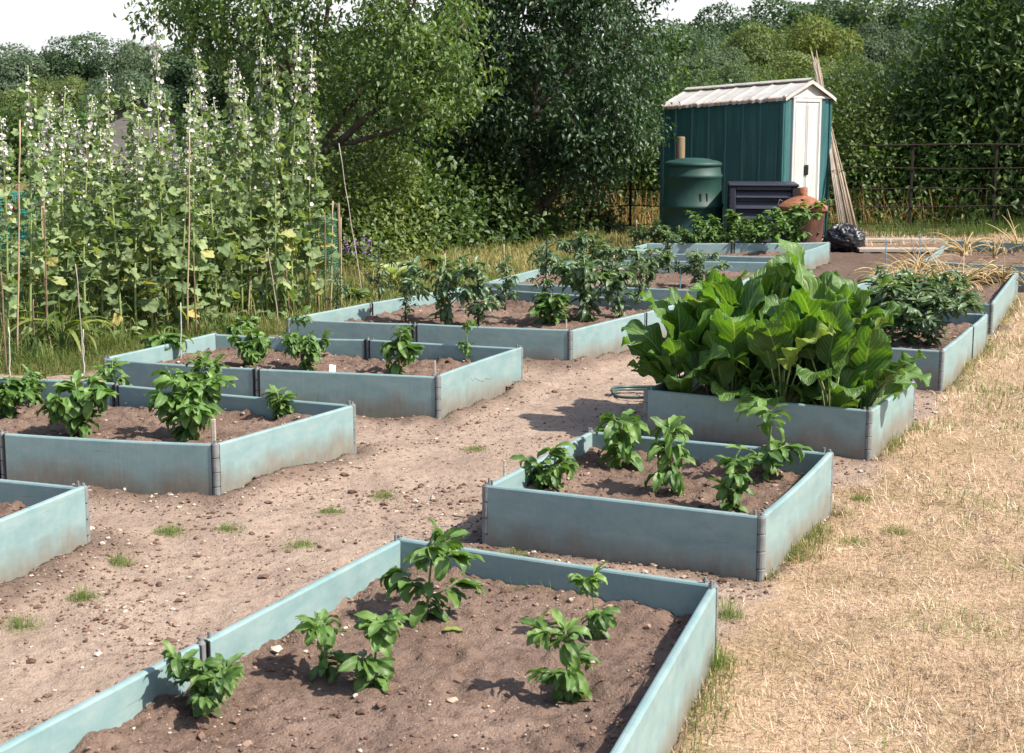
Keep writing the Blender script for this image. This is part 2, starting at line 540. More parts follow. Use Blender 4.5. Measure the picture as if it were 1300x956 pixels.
def leaf_t(nx=3, ny=5, wid=.42, peak=.42, fold=.35, curl=1.0, wave=0.0, wfreq=3.0, pet=0.0, tipw=.0, seed=0, curl0=0.0, pucker=0.0):
    """blade of length 1 along +Y; returns verts, [faces], attr (u,v,rnd)"""
    rs = RS(seed)
    t = np.linspace(0, 1, ny)
    a = peak / (1 - peak)
    w = (t ** a * (1 - t)) / (peak ** a * (1 - peak)) if True else t
    w = np.clip(w, 0, None) ** .72 * wid
    w[0] = .015; w[-1] = tipw * wid + .006
    ang = -curl0 - curl * t
    dy = np.cos(ang); dz = np.sin(ang)
    y = np.concatenate([[0], np.cumsum((dy[1:] + dy[:-1]) / 2)]) / (ny - 1)
    z = np.concatenate([[0], np.cumsum((dz[1:] + dz[:-1]) / 2)]) / (ny - 1)
    us = np.linspace(-1, 1, nx)
    V = np.zeros((ny, nx, 3)); A = np.zeros((ny, nx, 3))
    ph = rs.rand(2) * 6
    for i in range(ny):
        for j in range(nx):
            u = us[j]
            hgt = fold * abs(u) * w[i] * 1.0
            wv = wave * (abs(u) ** 1.6) * math.sin(wfreq * 2 * PI * t[i] + ph[0 if u < 0 else 1]) * min(1, 6 * t[i])
            nrm = np.array([0, -math.sin(ang[i]), math.cos(ang[i])])
            wv += pucker * math.sin(2 * PI * (t[i] * 8 - abs(u) * 2.2)) * min(1, abs(u) * 3) * min(1, 6 * t[i])
            V[i, j] = np.array([u * w[i] * (1 - .12 * fold * abs(u)), y[i] + pet, z[i]]) + nrm * (hgt + wv)
            A[i, j] = (u, t[i], 0)
    F = [(i * nx + j, i * nx + j + 1, (i + 1) * nx + j + 1, (i + 1) * nx + j) for i in range(ny - 1) for j in range(nx - 1)]
    return V.reshape(-1, 3), [np.array(F)], A.reshape(-1, 3)


def diamond_t(wid=.3, fold=.2, curl=.25):
    V = np.array([[0, 0, 0], [-wid, .45, fold * wid], [0, .5, 0], [wid, .45, fold * wid], [0, 1, -curl]])
    V[2, 2] -= .02
    F = [np.array([(0, 2, 1, 0)])[:, :3], np.array([(0, 3, 2)]), np.array([(1, 2, 4)]), np.array([(2, 3, 4)])]
    A = np.array([[0, 0, 0], [-1, .45, 0], [0, .5, 0], [1, .45, 0], [0, 1, 0]], float)
    return V, [np.array([(0, 2, 1), (0, 3, 2), (1, 2, 4), (2, 3, 4)])], A


def round_t(lobes=5, seg=15, cup=.18, seed=0, droop=.25):
    """lobed round leaf, petiole end at origin, blade along +Y, diameter about 1"""
    rs = RS(seed)
    V = [[0, .12, 0]]; A = [[0, 0, 0]]
    for k, rr in enumerate((.55, 1.0)):
        for j in range(seg):
            th = -PI / 2 + 2 * PI * (j + .5) / seg
            lob = .80 + .20 * abs(math.cos(lobes * .5 * (th + PI / 2)))
            notch = 1 - .55 * math.exp(-((math.sin((th + PI / 2) / 2)) ** 2) / .03)
            r = .5 * rr * lob * (notch if k else 1)
            x = r * math.cos(th); yy = .45 + r * math.sin(th)
            r0 = r; r *= 1 + rs.uniform(-.13, .13) * (rr > .9); x = r * math.cos(th); yy = .45 + r * math.sin(th)
            z = cup * rr * (.5 + .5 * math.cos(lobes * (th + PI / 2))) * .7 - droop * max(0, yy - .4) ** 1.5 + rs.uniform(-.06, .06) * rr
            V.append([x, yy, z]); A.append([rr * math.cos(th), yy, 0])
    F3 = [(0, 1 + j, 1 + (j + 1) % seg) for j in range(seg)]
    F4 = [(1 + j, 1 + seg + j, 1 + seg + (j + 1) % seg, 1 + (j + 1) % seg) for j in range(seg)]
    return np.array(V), [np.array(F3), np.array(F4)], np.array(A)


def frames(D, UP=None):
    D = np.asarray(D, float); D = D / (np.linalg.norm(D, axis=1)[:, None] + 1e-9)
    if UP is None:
        UP = np.tile([0, 0, 1.0], (len(D), 1))
    X = np.cross(D, UP); l = np.linalg.norm(X, axis=1)[:, None]
    X = np.where(l < 1e-3, np.array([1.0, 0, 0]), X / (l + 1e-9))
    Z = np.cross(X, D)
    return np.stack([X, D, Z], -1)


def dirs(az, el):
    return np.stack([np.cos(az) * np.cos(el), np.sin(az) * np.cos(el), np.sin(el)], -1)


# ------------------------------------------------------------------ beds: outlines as read from the photograph (top rims)
TOP = .24
SOILZ = .125


def bed_poly(px, z=TOP):
    return [at(u, v, z)[:2] if not isinstance(u, np.ndarray) else u for u, v in px]


def ext(p, d, L):
    return np.asarray(p)[:2] + np.asarray(d)[:2] * L


def P2(u, v):
    return at(u, v, TOP)[:2]


r1bl, r1br = P2(505, 682), P2(911, 742)
r1l = P2(150, 867) - r1bl; r1l /= np.linalg.norm(r1l)
r1r = P2(838, 867) - r1br; r1r /= np.linalg.norm(r1r)
l1r = P2(0, 662) - P2(112, 617); l1r /= np.linalg.norm(l1r)
BEDS = {}
BEDS['R1'] = [ext(r1bl, r1l, 1.78), ext(r1br, r1r, 1.62), r1br, r1bl, P2(250, 814)]
BEDS['R2'] = [P2(612, 616), P2(970, 657), P2(1058, 574), P2(748, 546)]
BEDS['R3'] = [P2(817, 495), P2(1106, 522), P2(1162, 484), ext(P2(1162, 484), P2(817, 495) - P2(1106, 522), .98)]
r4 = P2(1198, 446); r4b = P2(1254, 399)
BEDS['R4'] = [ext(r4, -AX, 1.12), r4, P2(1236, 415), r4b, ext(r4b, -AX, 1.1)]
BEDS['R5'] = [ext(P2(1261, 386), -AX, 1.15), P2(1261, 386), P2(1293, 344), P2(1127, 340)]
r6 = P2(1170, 331); r6b = P2(1201, 305)
BEDS['R6'] = [r6, ext(r6, AX, 1.35), ext(r6b, AX, 1.35), r6b]
l1b = P2(112, 617)
BEDS['L1'] = [ext(ext(l1b, l1r, 1.05), -AX, 1.6), ext(l1b, l1r, 1.05), l1b, ext(P2(105, 614), P2(0, 605) - P2(105, 614), 1.9)]
BEDS['L2'] = [ext(P2(0, 550), P2(0, 550) - P2(274, 564), .75), P2(0, 550), P2(274, 564), P2(452, 513), P2(150, 487), P2(-110, 473)]
BEDS['L3'] = [P2(130, 455), P2(325, 468), P2(557, 478), P2(664, 441), P2(468, 430), P2(272, 423)]
BEDS['L4'] = [P2(363, 405), P2(526, 412), P2(725, 420), P2(820, 397), P2(872, 383), P2(720, 374), P2(590, 364), P2(468, 385)]
BEDS['L5'] = [P2(612, 358), P2(760, 364), P2(915, 370), P2(994, 333), P2(860, 331), P2(725, 329)]
BEDS['L6'] = [P2(775, 320), P2(880, 323), P2(990, 326), P2(1054, 308), P2(930, 309), P2(820, 309)]
for k, v in BEDS.items():
    BEDS[k] = [np.asarray(p, float)[:2] for p in v]

CORN = {'R1': (0, 1, 2, 3), 'R2': (0, 1, 2, 3), 'R3': (0, 1, 2, 3), 'R4': (0, 1, 3, 4), 'R5': (0, 1, 2, 3), 'R6': (0, 1, 2, 3),
        'L1': (0, 1, 2, 3), 'L2': (0, 2, 3, 5), 'L3': (0, 2, 3, 5), 'L4': (0, 2, 4, 6), 'L5': (0, 2, 3, 5), 'L6': (0, 2, 3, 5)}
BEDLAB = {
    'R1': 'nearest pale blue raised bed, large, with six pepper plants in dry soil',
    'R2': 'square pale blue raised bed with five pepper plants beside the dry lawn',
    'R3': 'pale blue raised bed filled by the big leafy horseradish',
    'R4': 'pale blue raised bed packed with dark bushy peppers behind the horseradish',
    'R5': 'pale blue raised bed holding withered straw-coloured onions',
    'R6': 'almost bare pale blue raised bed at far right near the iron fence',
    'L1': 'pale blue raised bed cut off by the left edge, nearest on that side',
    'L2': 'pale blue raised bed with bushy green peppers and thin canes on the left',
    'L3': 'long pale blue raised bed of small peppers in front of the hollyhocks',
    'L4': 'long pale blue raised bed with a row of tall caned plants, left of the horseradish',
    'L5': 'pale blue raised bed half hidden between the tall caned plants and the shed bed',
    'L6': 'pale blue raised bed of tomato plants right in front of the shed and bins'}


def in_poly(x, y, poly):
    c = np.zeros(np.shape(x), bool); n = len(poly)
    for i in range(n):
        a = poly[i]; b = poly[(i + 1) % n]
        k = ((a[1] > y) != (b[1] > y)) & (x < (b[0] - a[0]) * (y - a[1]) / (b[1] - a[1] + 1e-12) + a[0])
        c ^= k
    return c


def poly_dist(x, y, poly):
    d = np.full(np.shape(x), 1e9); n = len(poly)
    for i in range(n):
        a = poly[i]; b = poly[(i + 1) % n]; e = b - a
        t = np.clip(((x - a[0]) * e[0] + (y - a[1]) * e[1]) / (e @ e), 0, 1)
        d = np.minimum(d, np.hypot(x - a[0] - t * e[0], y - a[1] - t * e[1]))
    return d


# ------------------------------------------------------------------ ground
# right border of the bare earth: line along the outer sides of the right-hand beds
RB = [at(820, 1000)[:2], at(905, 815)[:2], at(975, 745)[:2], at(1060, 632)[:2], at(1118, 585)[:2], at(1165, 545)[:2], at(1200, 496)[:2], at(1262, 428)[:2], at(1300, 372)[:2], at(1390, 330)[:2]]
RBY = np.array([p[1] for p in RB]); RBX = np.array([p[0] for p in RB])
LB = [at(-420, 640)[:2], at(-150, 480)[:2], at(130, 474)[:2], at(270, 443)[:2], at(363, 425)[:2], at(560, 380)[:2], at(700, 345)[:2], at(790, 325)[:2], at(860, 315)[:2]]
LBY = np.array([p[1] for p in LB]); LBX = np.array([p[0] for p in LB])


def masks(x, y):
    n1 = fbm(x * 2.3, y * 2.3, 11, 4) - .5
    n2 = fbm(x * 9, y * 9, 23, 3) - .5
    rx = np.interp(y, RBY, RBX)
    d = x - rx + n1 * .35 + n2 * .14
    lawn = sstep(-.06, .10, d)
    lx = np.interp(y, LBY, LBX)
    d2 = lx - x + n1 * .5 + n2 * .2
    green = sstep(-.05, .2, d2)
    yy = y - (17.2 + n1 * 1.2)
    back = sstep(0, .5, yy)
    green = np.maximum(green, back * (1 - sstep(.8, 2.2, x)))
    lawn = np.maximum(lawn, back * sstep(.8, 2.2, x) * .8)
    dark_earth = np.zeros_like(x)  # earth colour darkens close to the beds and at the far end
    for k, po in BEDS.items():
        dd = poly_dist(x, y, po)
        dark_earth = np.maximum(dark_earth, (1 - sstep(.02, .24 if k[0] == 'L' else .12, dd + n1 * .25)) * .8)
    dark_earth = np.maximum(dark_earth, sstep(11.6, 13.2, y + n1 * 1.5))
    return lawn, green, dark_earth


def ground_h(x, y):
    z = (fbm(x * 1.2, y * 1.2, 3, 4) - .5) * .05 + (fbm(x * 7, y * 7, 5, 4) - .5) * .022
    rough = fbm(x * 1.7, y * 1.7, 31, 2)
    z = z + (fbm(x * 26, y * 26, 9, 3) - .5) * .022 * sstep(.35, .65, rough)
    for k, po in BEDS.items():
        dd = poly_dist(x, y, po)
        ins = in_poly(x, y, po)
        n = fbm(x * 4, y * 4, 40, 3)
        bank = (1 - sstep(0, .30, dd)) * (.075 if k[0] == 'L' else .03) * n
        z = np.where(ins, -.03, z + bank)
    return z


def build_ground():
    def axis(lo, f0, f1, hi, fine, grow=1.28):
        a = list(np.arange(f0, f1, fine)); s = fine; v = f0
        L = []
        while v > lo:
            s *= grow; v -= s; L.append(v)
        s = fine; v = a[-1]; Rr = []
        while v < hi:
            s *= grow; v += s; Rr.append(v)
        return np.array(L[::-1] + a + Rr)
    xs = axis(-320, -3.2, 3.9, 320, .022)
    ys = axis(-25, 3.0, 11.5, 420, .022, 1.06)
    X, Y = np.meshgrid(xs, ys, indexing='ij')
    Z = ground_h(X, Y)
    g = Geo()
    lawn, green, dark_earth = masks(X, Y)
    g.grid(np.stack([X, Y, Z], -1), A=np.stack([lawn, green, dark_earth], -1))
    me = g.mesh('ground', M['ground'])
    a = me.attributes.new('mask', 'FLOAT_VECTOR', 'POINT')
    a.data.foreach_set('vector', np.concatenate(g.A).astype(np.float32).ravel())
    o = bpy.data.objects.new('ground', me); COL.objects.link(o)
    tag(o, kind='structure')


def soil_h(x, y, po, seed):
    dd = poly_dist(x, y, po)
    z = SOILZ + (fbm(x * 2.0, y * 2.0, seed, 3) - .5) * .06
    z = z + (fbm(x * 9, y * 9, seed + 3, 3) - .5) * .022
    lump = fbm(x * 26, y * 26, seed + 9, 3)
    z = z + np.clip(lump - .5, 0, 1) * .085 * (fbm(x * 2.5, y * 2.5, seed + 5, 2) + .25)
    edge = 1 - sstep(.02, .20, dd)
    z = z + edge * .045 * fbm(x * 4, y * 4, seed + 1, 2) + edge * (fbm(x * 34, y * 34, seed + 21, 2) - .5) * .035
    return z


def build_bed(key, seed):
    po = BEDS[key]; n = len(po)
    cen = np.mean(po, 0)
    root = thing('raised_bed', BEDLAB[key], 'raised bed', (cen[0], cen[1], 0), 0, 'pale blue raised vegetable beds')
    area = sum(po[i][0] * po[(i + 1) % n][1] - po[(i + 1) % n][0] * po[i][1] for i in range(n))
    sg = 1 if area > 0 else -1
    rs = RS(seed)
    TH = .024
    for i in range(n):
        a = po[i] - cen; b = po[(i + 1) % n] - cen
        e = b - a; L = np.linalg.norm(e); e = e / L
        nin = np.array([-e[1], e[0]]) * sg
        a2 = a + e * .021; b2 = b - e * .021; L2 = L - .042
        zt = TOP + rs.uniform(-.004, .006)
        ns = max(4, int(L / .12))
        prof = [(0, -.03), (0, .02), (0, .10), (0, zt - .03), (0, zt - .007), (.003, zt - .002), (.008, zt), (TH - .008, zt), (TH - .003, zt - .002), (TH, zt - .007), (TH, .10), (TH, -.03)]
        bow = rs.uniform(-.010, .012) * min(1.2, L) ** 2
        sag = rs.uniform(0, .006) * L
        Pm = np.zeros((ns + 1, len(prof), 3)); A = np.zeros_like(Pm)
        r = rs.rand()
        for s in range(ns + 1):
            t = s / ns
            q = a2 + e * (L2 * t)
            off = bow * 4 * t * (1 - t)
            for j, (w, z) in enumerate(prof):
                dz = -sag * 4 * t * (1 - t) * max(0, z) / TOP
                xy = q + nin * (w + off)
                Pm[s, j] = (xy[0], xy[1], z + dz); A[s, j] = (t * L2, max(0, z) / TOP, r)
        g = Geo()
        g.grid(Pm, A=A)
        m = len(prof)
        for s, flip in ((0, 1), (ns, 0)):
            idx = [s * m + j for j in range(m)]
            g.F.append(np.array([idx if flip else idx[::-1]]))
        g.build('board', M['board'], root, smooth=False)
        # dark rubber joint strips at the board ends
        for q, s_ in ((a, 1), (b, -1)):
            sl = Geo()
            c = q + e * s_ * .0175 + nin * (TH / 2)
            ang = math.atan2(e[1], e[0]); R = np.array([[math.cos(ang), -math.sin(ang), 0], [math.sin(ang), math.cos(ang), 0], [0, 0, 1]])
            sl.box((c[0], c[1], TOP / 2 - .008), (.0065, TH + .004, TOP + .01), R)
            sl.build('joint_strip', M['seal'], root, smooth=False)
        # steel pin standing out of the board end
        if i in CORN[key] or rs.rand() < .5:
            for q, s_ in ((a, 1), (b, -1)):
                pg = Geo()
                if rs.rand() < .75:
                    c = q + e * s_ * .034 + nin * (TH / 2)
                    h = rs.uniform(.008, .022)
                    pg.tube([(c[0], c[1], TOP - .01), (c[0], c[1], TOP + h)], .0045, 8)
                if pg.n:
                    pg.build('pin', M['post'], root, smooth=False)
    for i in range(n):
        p = po[i] - cen
        a = po[i - 1] - cen; b = po[(i + 1) % n] - cen
        d1 = (a - p) / np.linalg.norm(a - p); d2 = (b - p) / np.linalg.norm(b - p)
        if i in CORN[key]:
            c = p + (d1 + d2) * .012
            r0 = .0165
        else:
            e = d2; nin = np.array([-e[1], e[0]]) * sg
            c = p + nin * .012; r0 = .0125
        prof = [(0.001, -.03), (r0, -.03)]
        for k in range(4):
            z0 = k * TOP / 4; z1 = (k + 1) * TOP / 4
            prof += [(r0, z0 + .003), (r0, z1 - .0035), (r0 - .003, z1 - .002), (r0 - .003, z1)]
        prof += [(r0 - .004, TOP + .002), (.006, TOP + .003), (.006, TOP + .012), (0.001, TOP + .013)]
        g = Geo(); g.lathe(prof, 14, (c[0], c[1], 0))
        g.build('corner_post', M['post'], root, smooth=False)
    # soil
    c4 = [po[j] for j in CORN[key]]
    ins = []
    for j in range(4):
        p = c4[j]; a = c4[j - 1]; b = c4[(j + 1) % 4]
        ins.append(p + ((a - p) / np.linalg.norm(a - p) + (b - p) / np.linalg.norm(b - p)) * .011)
    far = np.linalg.norm(cen) > 11
    st = .045 if far else .016
    nu = max(12, int(np.linalg.norm(ins[1] - ins[0]) / st)); nv = max(12, int(np.linalg.norm(ins[3] - ins[0]) / st))
    U, Vv = np.meshgrid(np.linspace(0, 1, nu), np.linspace(0, 1, nv), indexing='ij')
    U = U[..., None]; Vv = Vv[..., None]
    XY = (ins[0] * (1 - U) + ins[1] * U) * (1 - Vv) + (ins[3] * (1 - U) + ins[2] * U) * Vv
    Z = soil_h(XY[..., 0], XY[..., 1], po, seed)
    g = Geo()
    g.grid(np.concatenate([XY - cen, Z[..., None]], -1))
    g.build('soil', M['soil'], root)
    return root, ins


# ------------------------------------------------------------------ crumbs and stones lying on the earth
def crumb_t(seed):
    rs = RS(seed)
    V = np.array([[1, 0, 0], [-1, 0, 0], [0, 1, 0], [0, -1, 0], [0, 0, 1], [0, 0, -1], [.6, .6, .5], [-.6, .6, .5], [.6, -.6, .5], [-.6, -.6, .5]], float)
    V *= rs.uniform(.7, 1.15, V.shape)
    V[:, 2] *= .75
    F = [(4, 6, 7), (4, 7, 9), (4, 9, 8), (4, 8, 6), (6, 0, 2), (6, 2, 7), (7, 2, 1), (7, 1, 9), (9, 1, 3), (9, 3, 8), (8, 3, 0), (8, 0, 6),
         (5, 2, 0), (5, 1, 2), (5, 3, 1), (5, 0, 3)]
    return V, [np.array(F)], np.zeros((10, 3))


def rot_z(az):
    n = len(az); R = np.zeros((n, 3, 3)); c = np.cos(az); s = np.sin(az)
    R[:, 0, 0] = c; R[:, 0, 1] = -s; R[:, 1, 0] = s; R[:, 1, 1] = c; R[:, 2, 2] = 1
    return R


def build_crumbs():
    rs = RS(5)
    g = Geo()
    N = 90000
    y = 3.4 * np.exp(rs.rand(N) * math.log(13.5 / 3.4)); x = (rs.rand(N) * 2 - 1) * (y * .39 + .3)
    lawn, green, dark_earth = masks(x, y)
    k = (lawn < .5) & (green < .5)
    for po in BEDS.values():
        k &= ~in_poly(x, y, po)
    near = np.min([poly_dist(x, y, po) for po in BEDS.values()], 0)
    cl = fbm(x * 1.6, y * 1.6, 77, 3)
    k &= rs.rand(N) < np.clip((cl - .36) * 2.6, .10, 1) + .8 * (near < .24)
    x, y = x[k], y[k]; z = ground_h(x, y)
    P = [np.stack([x, y, z], -1)]
    for i, (key, po) in enumerate(BEDS.items()):
        po_ = np.array(po); lo = po_.min(0); hi = po_.max(0)
        dist = np.linalg.norm(po_.mean(0))
        m = int(6500 if dist < 9 else 2500)
        xx = lo[0] + rs.rand(m) * (hi - lo)[0]; yy = lo[1] + rs.rand(m) * (hi - lo)[1]
        pd = poly_dist(xx, yy, po)
        kk = in_poly(xx, yy, po) & (pd > .035) & (rs.rand(m) < np.clip((fbm(xx * 2.2, yy * 2.2, 88, 3) - .38) * 3, .12, 1) + .6 * (pd < .16))
        xx, yy = xx[kk], yy[kk]
        zz = soil_h(xx, yy, po, 100 + i)
        P.append(np.stack([xx, yy, zz], -1))
    P = np.concatenate(P); n = len(P)
    S = .0028 * np.exp(rs.randn(n) * .62); S = np.clip(S, .0012, .015)
    rn = np.clip(rs.beta(2, 2, n) * .85, 0, 1)
    w = rs.rand(n) < .085
    rn[w] = .88 + rs.rand(w.sum()) * .12; S[w] = np.minimum(S[w] * 1.35, .014)
    P[:, 2] += S * .2
    v = rs.randint(0, 3, n)
    for q in range(3):
        m = v == q
        T, TF, TA = crumb_t(q)
        S3 = S[m][:, None] * rs.uniform(.7, 1.5, (m.sum(), 3))
        g.inst(T, TF, TA, P[m], rot_z(rs.rand(m.sum()) * 6.28), S3, rn[m])
    o = g.build('soil_crumbs', M['crumb'], smooth=False)
    tag(o, 'loose crumbs of earth and small pale stones scattered over the soil', 'soil crumbs', kind='stuff')


# ------------------------------------------------------------------ grass
def blade_t(bend=.6, w=.02):
    t = np.array([0, .35, .7, 1.0])
    ang = PI / 2 - bend * t
    y = np.concatenate([[0], np.cumsum(np.cos(ang)[1:] * np.diff(t))]); z = np.concatenate([[0], np.cumsum(np.sin(ang)[1:] * np.diff(t))])
    ww = np.array([1, .9, .65, .08]) * w
    V = []; A = []
    for i in range(4):
        V += [[-ww[i], y[i], z[i]], [ww[i], y[i], z[i]]]; A += [[-1, t[i], 0], [1, t[i], 0]]
    F = [np.array([(0, 1, 3, 2), (2, 3, 5, 4), (4, 5, 7, 6)])]
    return np.array(V), F, np.array(A, float)


BL = [blade_t(b, .5) for b in (.3, .8, 1.3, 1.8)]


def scatter_blades(g, x, y, z, L, W, rs, rnd, lay=0.0, flat=False):
    n = len(x)
    az = rs.rand(n) * 2 * PI
    if flat:
        az = np.where(rs.rand(n) < .55, fbm(x * 3.1, y * 3.1, 201, 3) * 18 + rs.randn(n) * .5, az)
    v = rs.randint(0, 4, n)
    for q in range(4):
        m = v == q
        if not m.any(): continue
        T, TF, TA = BL[q]
        a = az[m]; R = rot_z(a)
        if flat:
            tl = rs.uniform(.03, .75, m.sum())
            c = np.cos(PI / 2 - tl); s = np.sin(PI / 2 - tl)
            Rx = np.zeros((m.sum(), 3, 3)); Rx[:, 0, 0] = 1; Rx[:, 1, 1] = c; Rx[:, 1, 2] = s; Rx[:, 2, 1] = -s; Rx[:, 2, 2] = c
            R = R @ Rx
            ro = rs.uniform(-.5, .5, m.sum())
        S = np.stack([W[m], L[m], L[m]], -1)
        g.inst(T, TF, TA, np.stack([x[m], y[m], z[m]], -1), R, S, rnd[m])


def build_grass():
    rs = RS(8)
    # dry lawn on the right
    g = Geo()
    N = 260000
    y = 3.3 * np.exp(rs.rand(N) ** .9 * math.log(19 / 3.3)); x = rs.uniform(.2, 1, N) * (y * .40 + .4)
    lawn, green, dark_earth = masks(x, y)
    keep = rs.rand(N) < lawn * np.clip(.30 + 2.4 * (fbm(x * 2.4, y * 2.4, 207, 4) - .28), .18, 1)
    for po in BEDS.values():
        keep &= ~in_poly(x, y, po)
    x, y = x[keep], y[keep]; n = len(x)
    z = ground_h(x, y) - .003
    sc = np.clip(y / 6, .75, 2.4)
    L = rs.uniform(.020, .078, n) * np.where(rs.rand(n) < .06, 1.9, 1.0) * sc ** .6; W = rs.uniform(.0014, .0036, n) * sc
    patch = fbm(x * 1.1, y * 1.1, 61, 4); p2 = fbm(x * 5, y * 5, 63, 3)
    rnd = np.clip(rs.rand(n) * .75 + (p2 - .42) * .9 + (patch - .5) * .5 + .08, 0, .86)
    gr = rs.rand(n) < np.clip((patch - .46) * 1.7 + (p2 - .5) * .9, .02, .55)
    rnd[gr] = .9 + rs.rand(gr.sum()) * .1
    up = rs.rand(n) < .16
    up |= gr & (rs.rand(n) < .5)
    scatter_blades(g, x[~up], y[~up], z[~up], L[~up], W[~up], rs, rnd[~up], flat=True)
    scatter_blades(g, x[up], y[up], z[up], L[up] * .7, W[up], rs, rnd[up])
    o = g.build('dry_grass', M['straw'])
    tag(o, 'parched straw-coloured lawn grass right of the raised beds', 'grass', kind='stuff')
    # a fringe of longer grass along the outer sides of the right-hand beds
    g = Geo()
    for key in ('R1', 'R2', 'R3', 'R4', 'R5'):
        po = BEDS[key]
        a = po[1]; b = po[CORN[key][2]]
        m = 1500 if key in 'R1R2R3' else 900
        t = rs.rand(m); d = np.abs(rs.randn(m)) * .05 + .006
        e = b - a; e = e / np.linalg.norm(e); nn = np.array([e[1], -e[0]])
        q = a + (b - a) * t[:, None] + nn * d[:, None]
        k = fbm(q[:, 0] * 3, q[:, 1] * 3, 71, 3) + rs.uniform(-.12, .12, m) > .43
        q = q[k]; d = d[k]; n = len(q)
        scatter_blades(g, q[:, 0], q[:, 1], ground_h(q[:, 0], q[:, 1]) - .004, rs.uniform(.018, .065, n), rs.uniform(.0016, .0034, n), rs, np.clip(rs.rand(n) * .95 + .1, 0, 1))
    o = g.build('fringe_grass', M['rough_grass'])
    tag(o, 'longer green and brown grass along the outer sides of the right-hand beds', 'grass', kind='stuff')
    # rough grass beyond the left beds and behind
    g = Geo()
    N = 150000
    y = 8.0 * np.exp(rs.rand(N) * math.log(21 / 8.0)); x = rs.uniform(-1, .45, N) * (y * .40 + .4)
    lawn, green, dark_earth = masks(x, y)
    keep = rs.rand(N) < green
    for po in BEDS.values():
        keep &= ~in_poly(x, y, po)
    x, y = x[keep], y[keep]; n = len(x)
    z = ground_h(x, y) - .004
    L = rs.uniform(.04, .12, n) * np.clip(y / 11, .9, 1.5); W = rs.uniform(.003, .006, n) * np.clip(y / 10, .9, 1.8)
    patch = fbm(x * .9, y * .9, 67, 4)
    far = sstep(11.5, 14, y)
    rnd = np.clip(rs.rand(n) * .6 + (patch - .35) * 1.0 + far * .30, 0, 1)
    scatter_blades(g, x, y, z, L, W, rs, rnd)
    o = g.build('rough_grass', M['rough_grass'])
    tag(o, 'rough half-dried grass between the left beds and the trees', 'grass', kind='stuff')
    # long grass at the foot of the hollyhocks
    g = Geo()
    n = 16000
    t = rs.rand(n); s = rs.rand(n) * 2.3 - .30
    a = at(-60, 470)[:2]; b = at(470, 378)[:2]
    q = a + (b - a) * t[:, None]
    e = (b - a) / np.linalg.norm(b - a); nn = np.array([-e[1], e[0]])
    q = q + nn * s[:, None]
    k = (fbm(q[:, 0] * 2.2, q[:, 1] * 2.2, 73, 3) + rs.uniform(-.1, .1, n) > .40)
    for po in BEDS.values():
        k &= ~in_poly(q[:, 0], q[:, 1], po)
    q = q[k]; s = s[k]; n = len(q)
    cl = fbm(q[:, 0] * 2.5, q[:, 1] * 2.5, 79, 2)
    L = rs.uniform(.12, .42, n) * (.5 + cl) * np.where(s < .0, .5, 1.0)
    scatter_blades(g, q[:, 0], q[:, 1], np.zeros(n), L, rs.uniform(.003, .008, n), rs, rs.rand(n))
    o = g.build('long_grass', M['tall_grass'])
    tag(o, 'long green grass growing round the feet of the hollyhocks', 'grass', kind='stuff')
    # golden standing grass beyond the fence
    g = Geo()
    n = 26000
    x = rs.uniform(-.5, 9.5, n); y = rs.uniform(20.2, 30, n)
    L = rs.uniform(.35, .75, n)
    scatter_blades(g, x, y, np.zeros(n), L, rs.uniform(.006, .012, n), rs, rs.rand(n))
    o = g.build('meadow_grass', M['gold_grass'])
    tag(o, 'golden dry standing grass in the field beyond the iron fence', 'grass', kind='stuff')
    g = Geo()
    n = 7000
    x = rs.uniform(3.4, 9.5, n); y = rs.uniform(18.6, 20.0, n)
    k = fbm(x * 2, y * 2, 91, 2) > .38
    x, y = x[k], y[k]; n = len(x)
    scatter_blades(g, x, y, np.zeros(n), rs.uniform(.08, .28, n), rs.uniform(.004, .008, n), rs, rs.rand(n) * .7)
    o = g.build('fence_grass', M['tall_grass'])
    tag(o, 'long green grass along the foot of the iron fence', 'grass', kind='stuff')


# ------------------------------------------------------------------ pepper and similar plants
PEP_T = [leaf_t(7, 11, .235, .40, .38, c, .030, 2.2, .12, seed=i, curl0=c0, pucker=.010) for i, (c, c0) in enumerate([(.7, -.1), (1.1, .0), (1.5, .1), (.35, -.2), (1.9, .1), (1.2, .3)])]


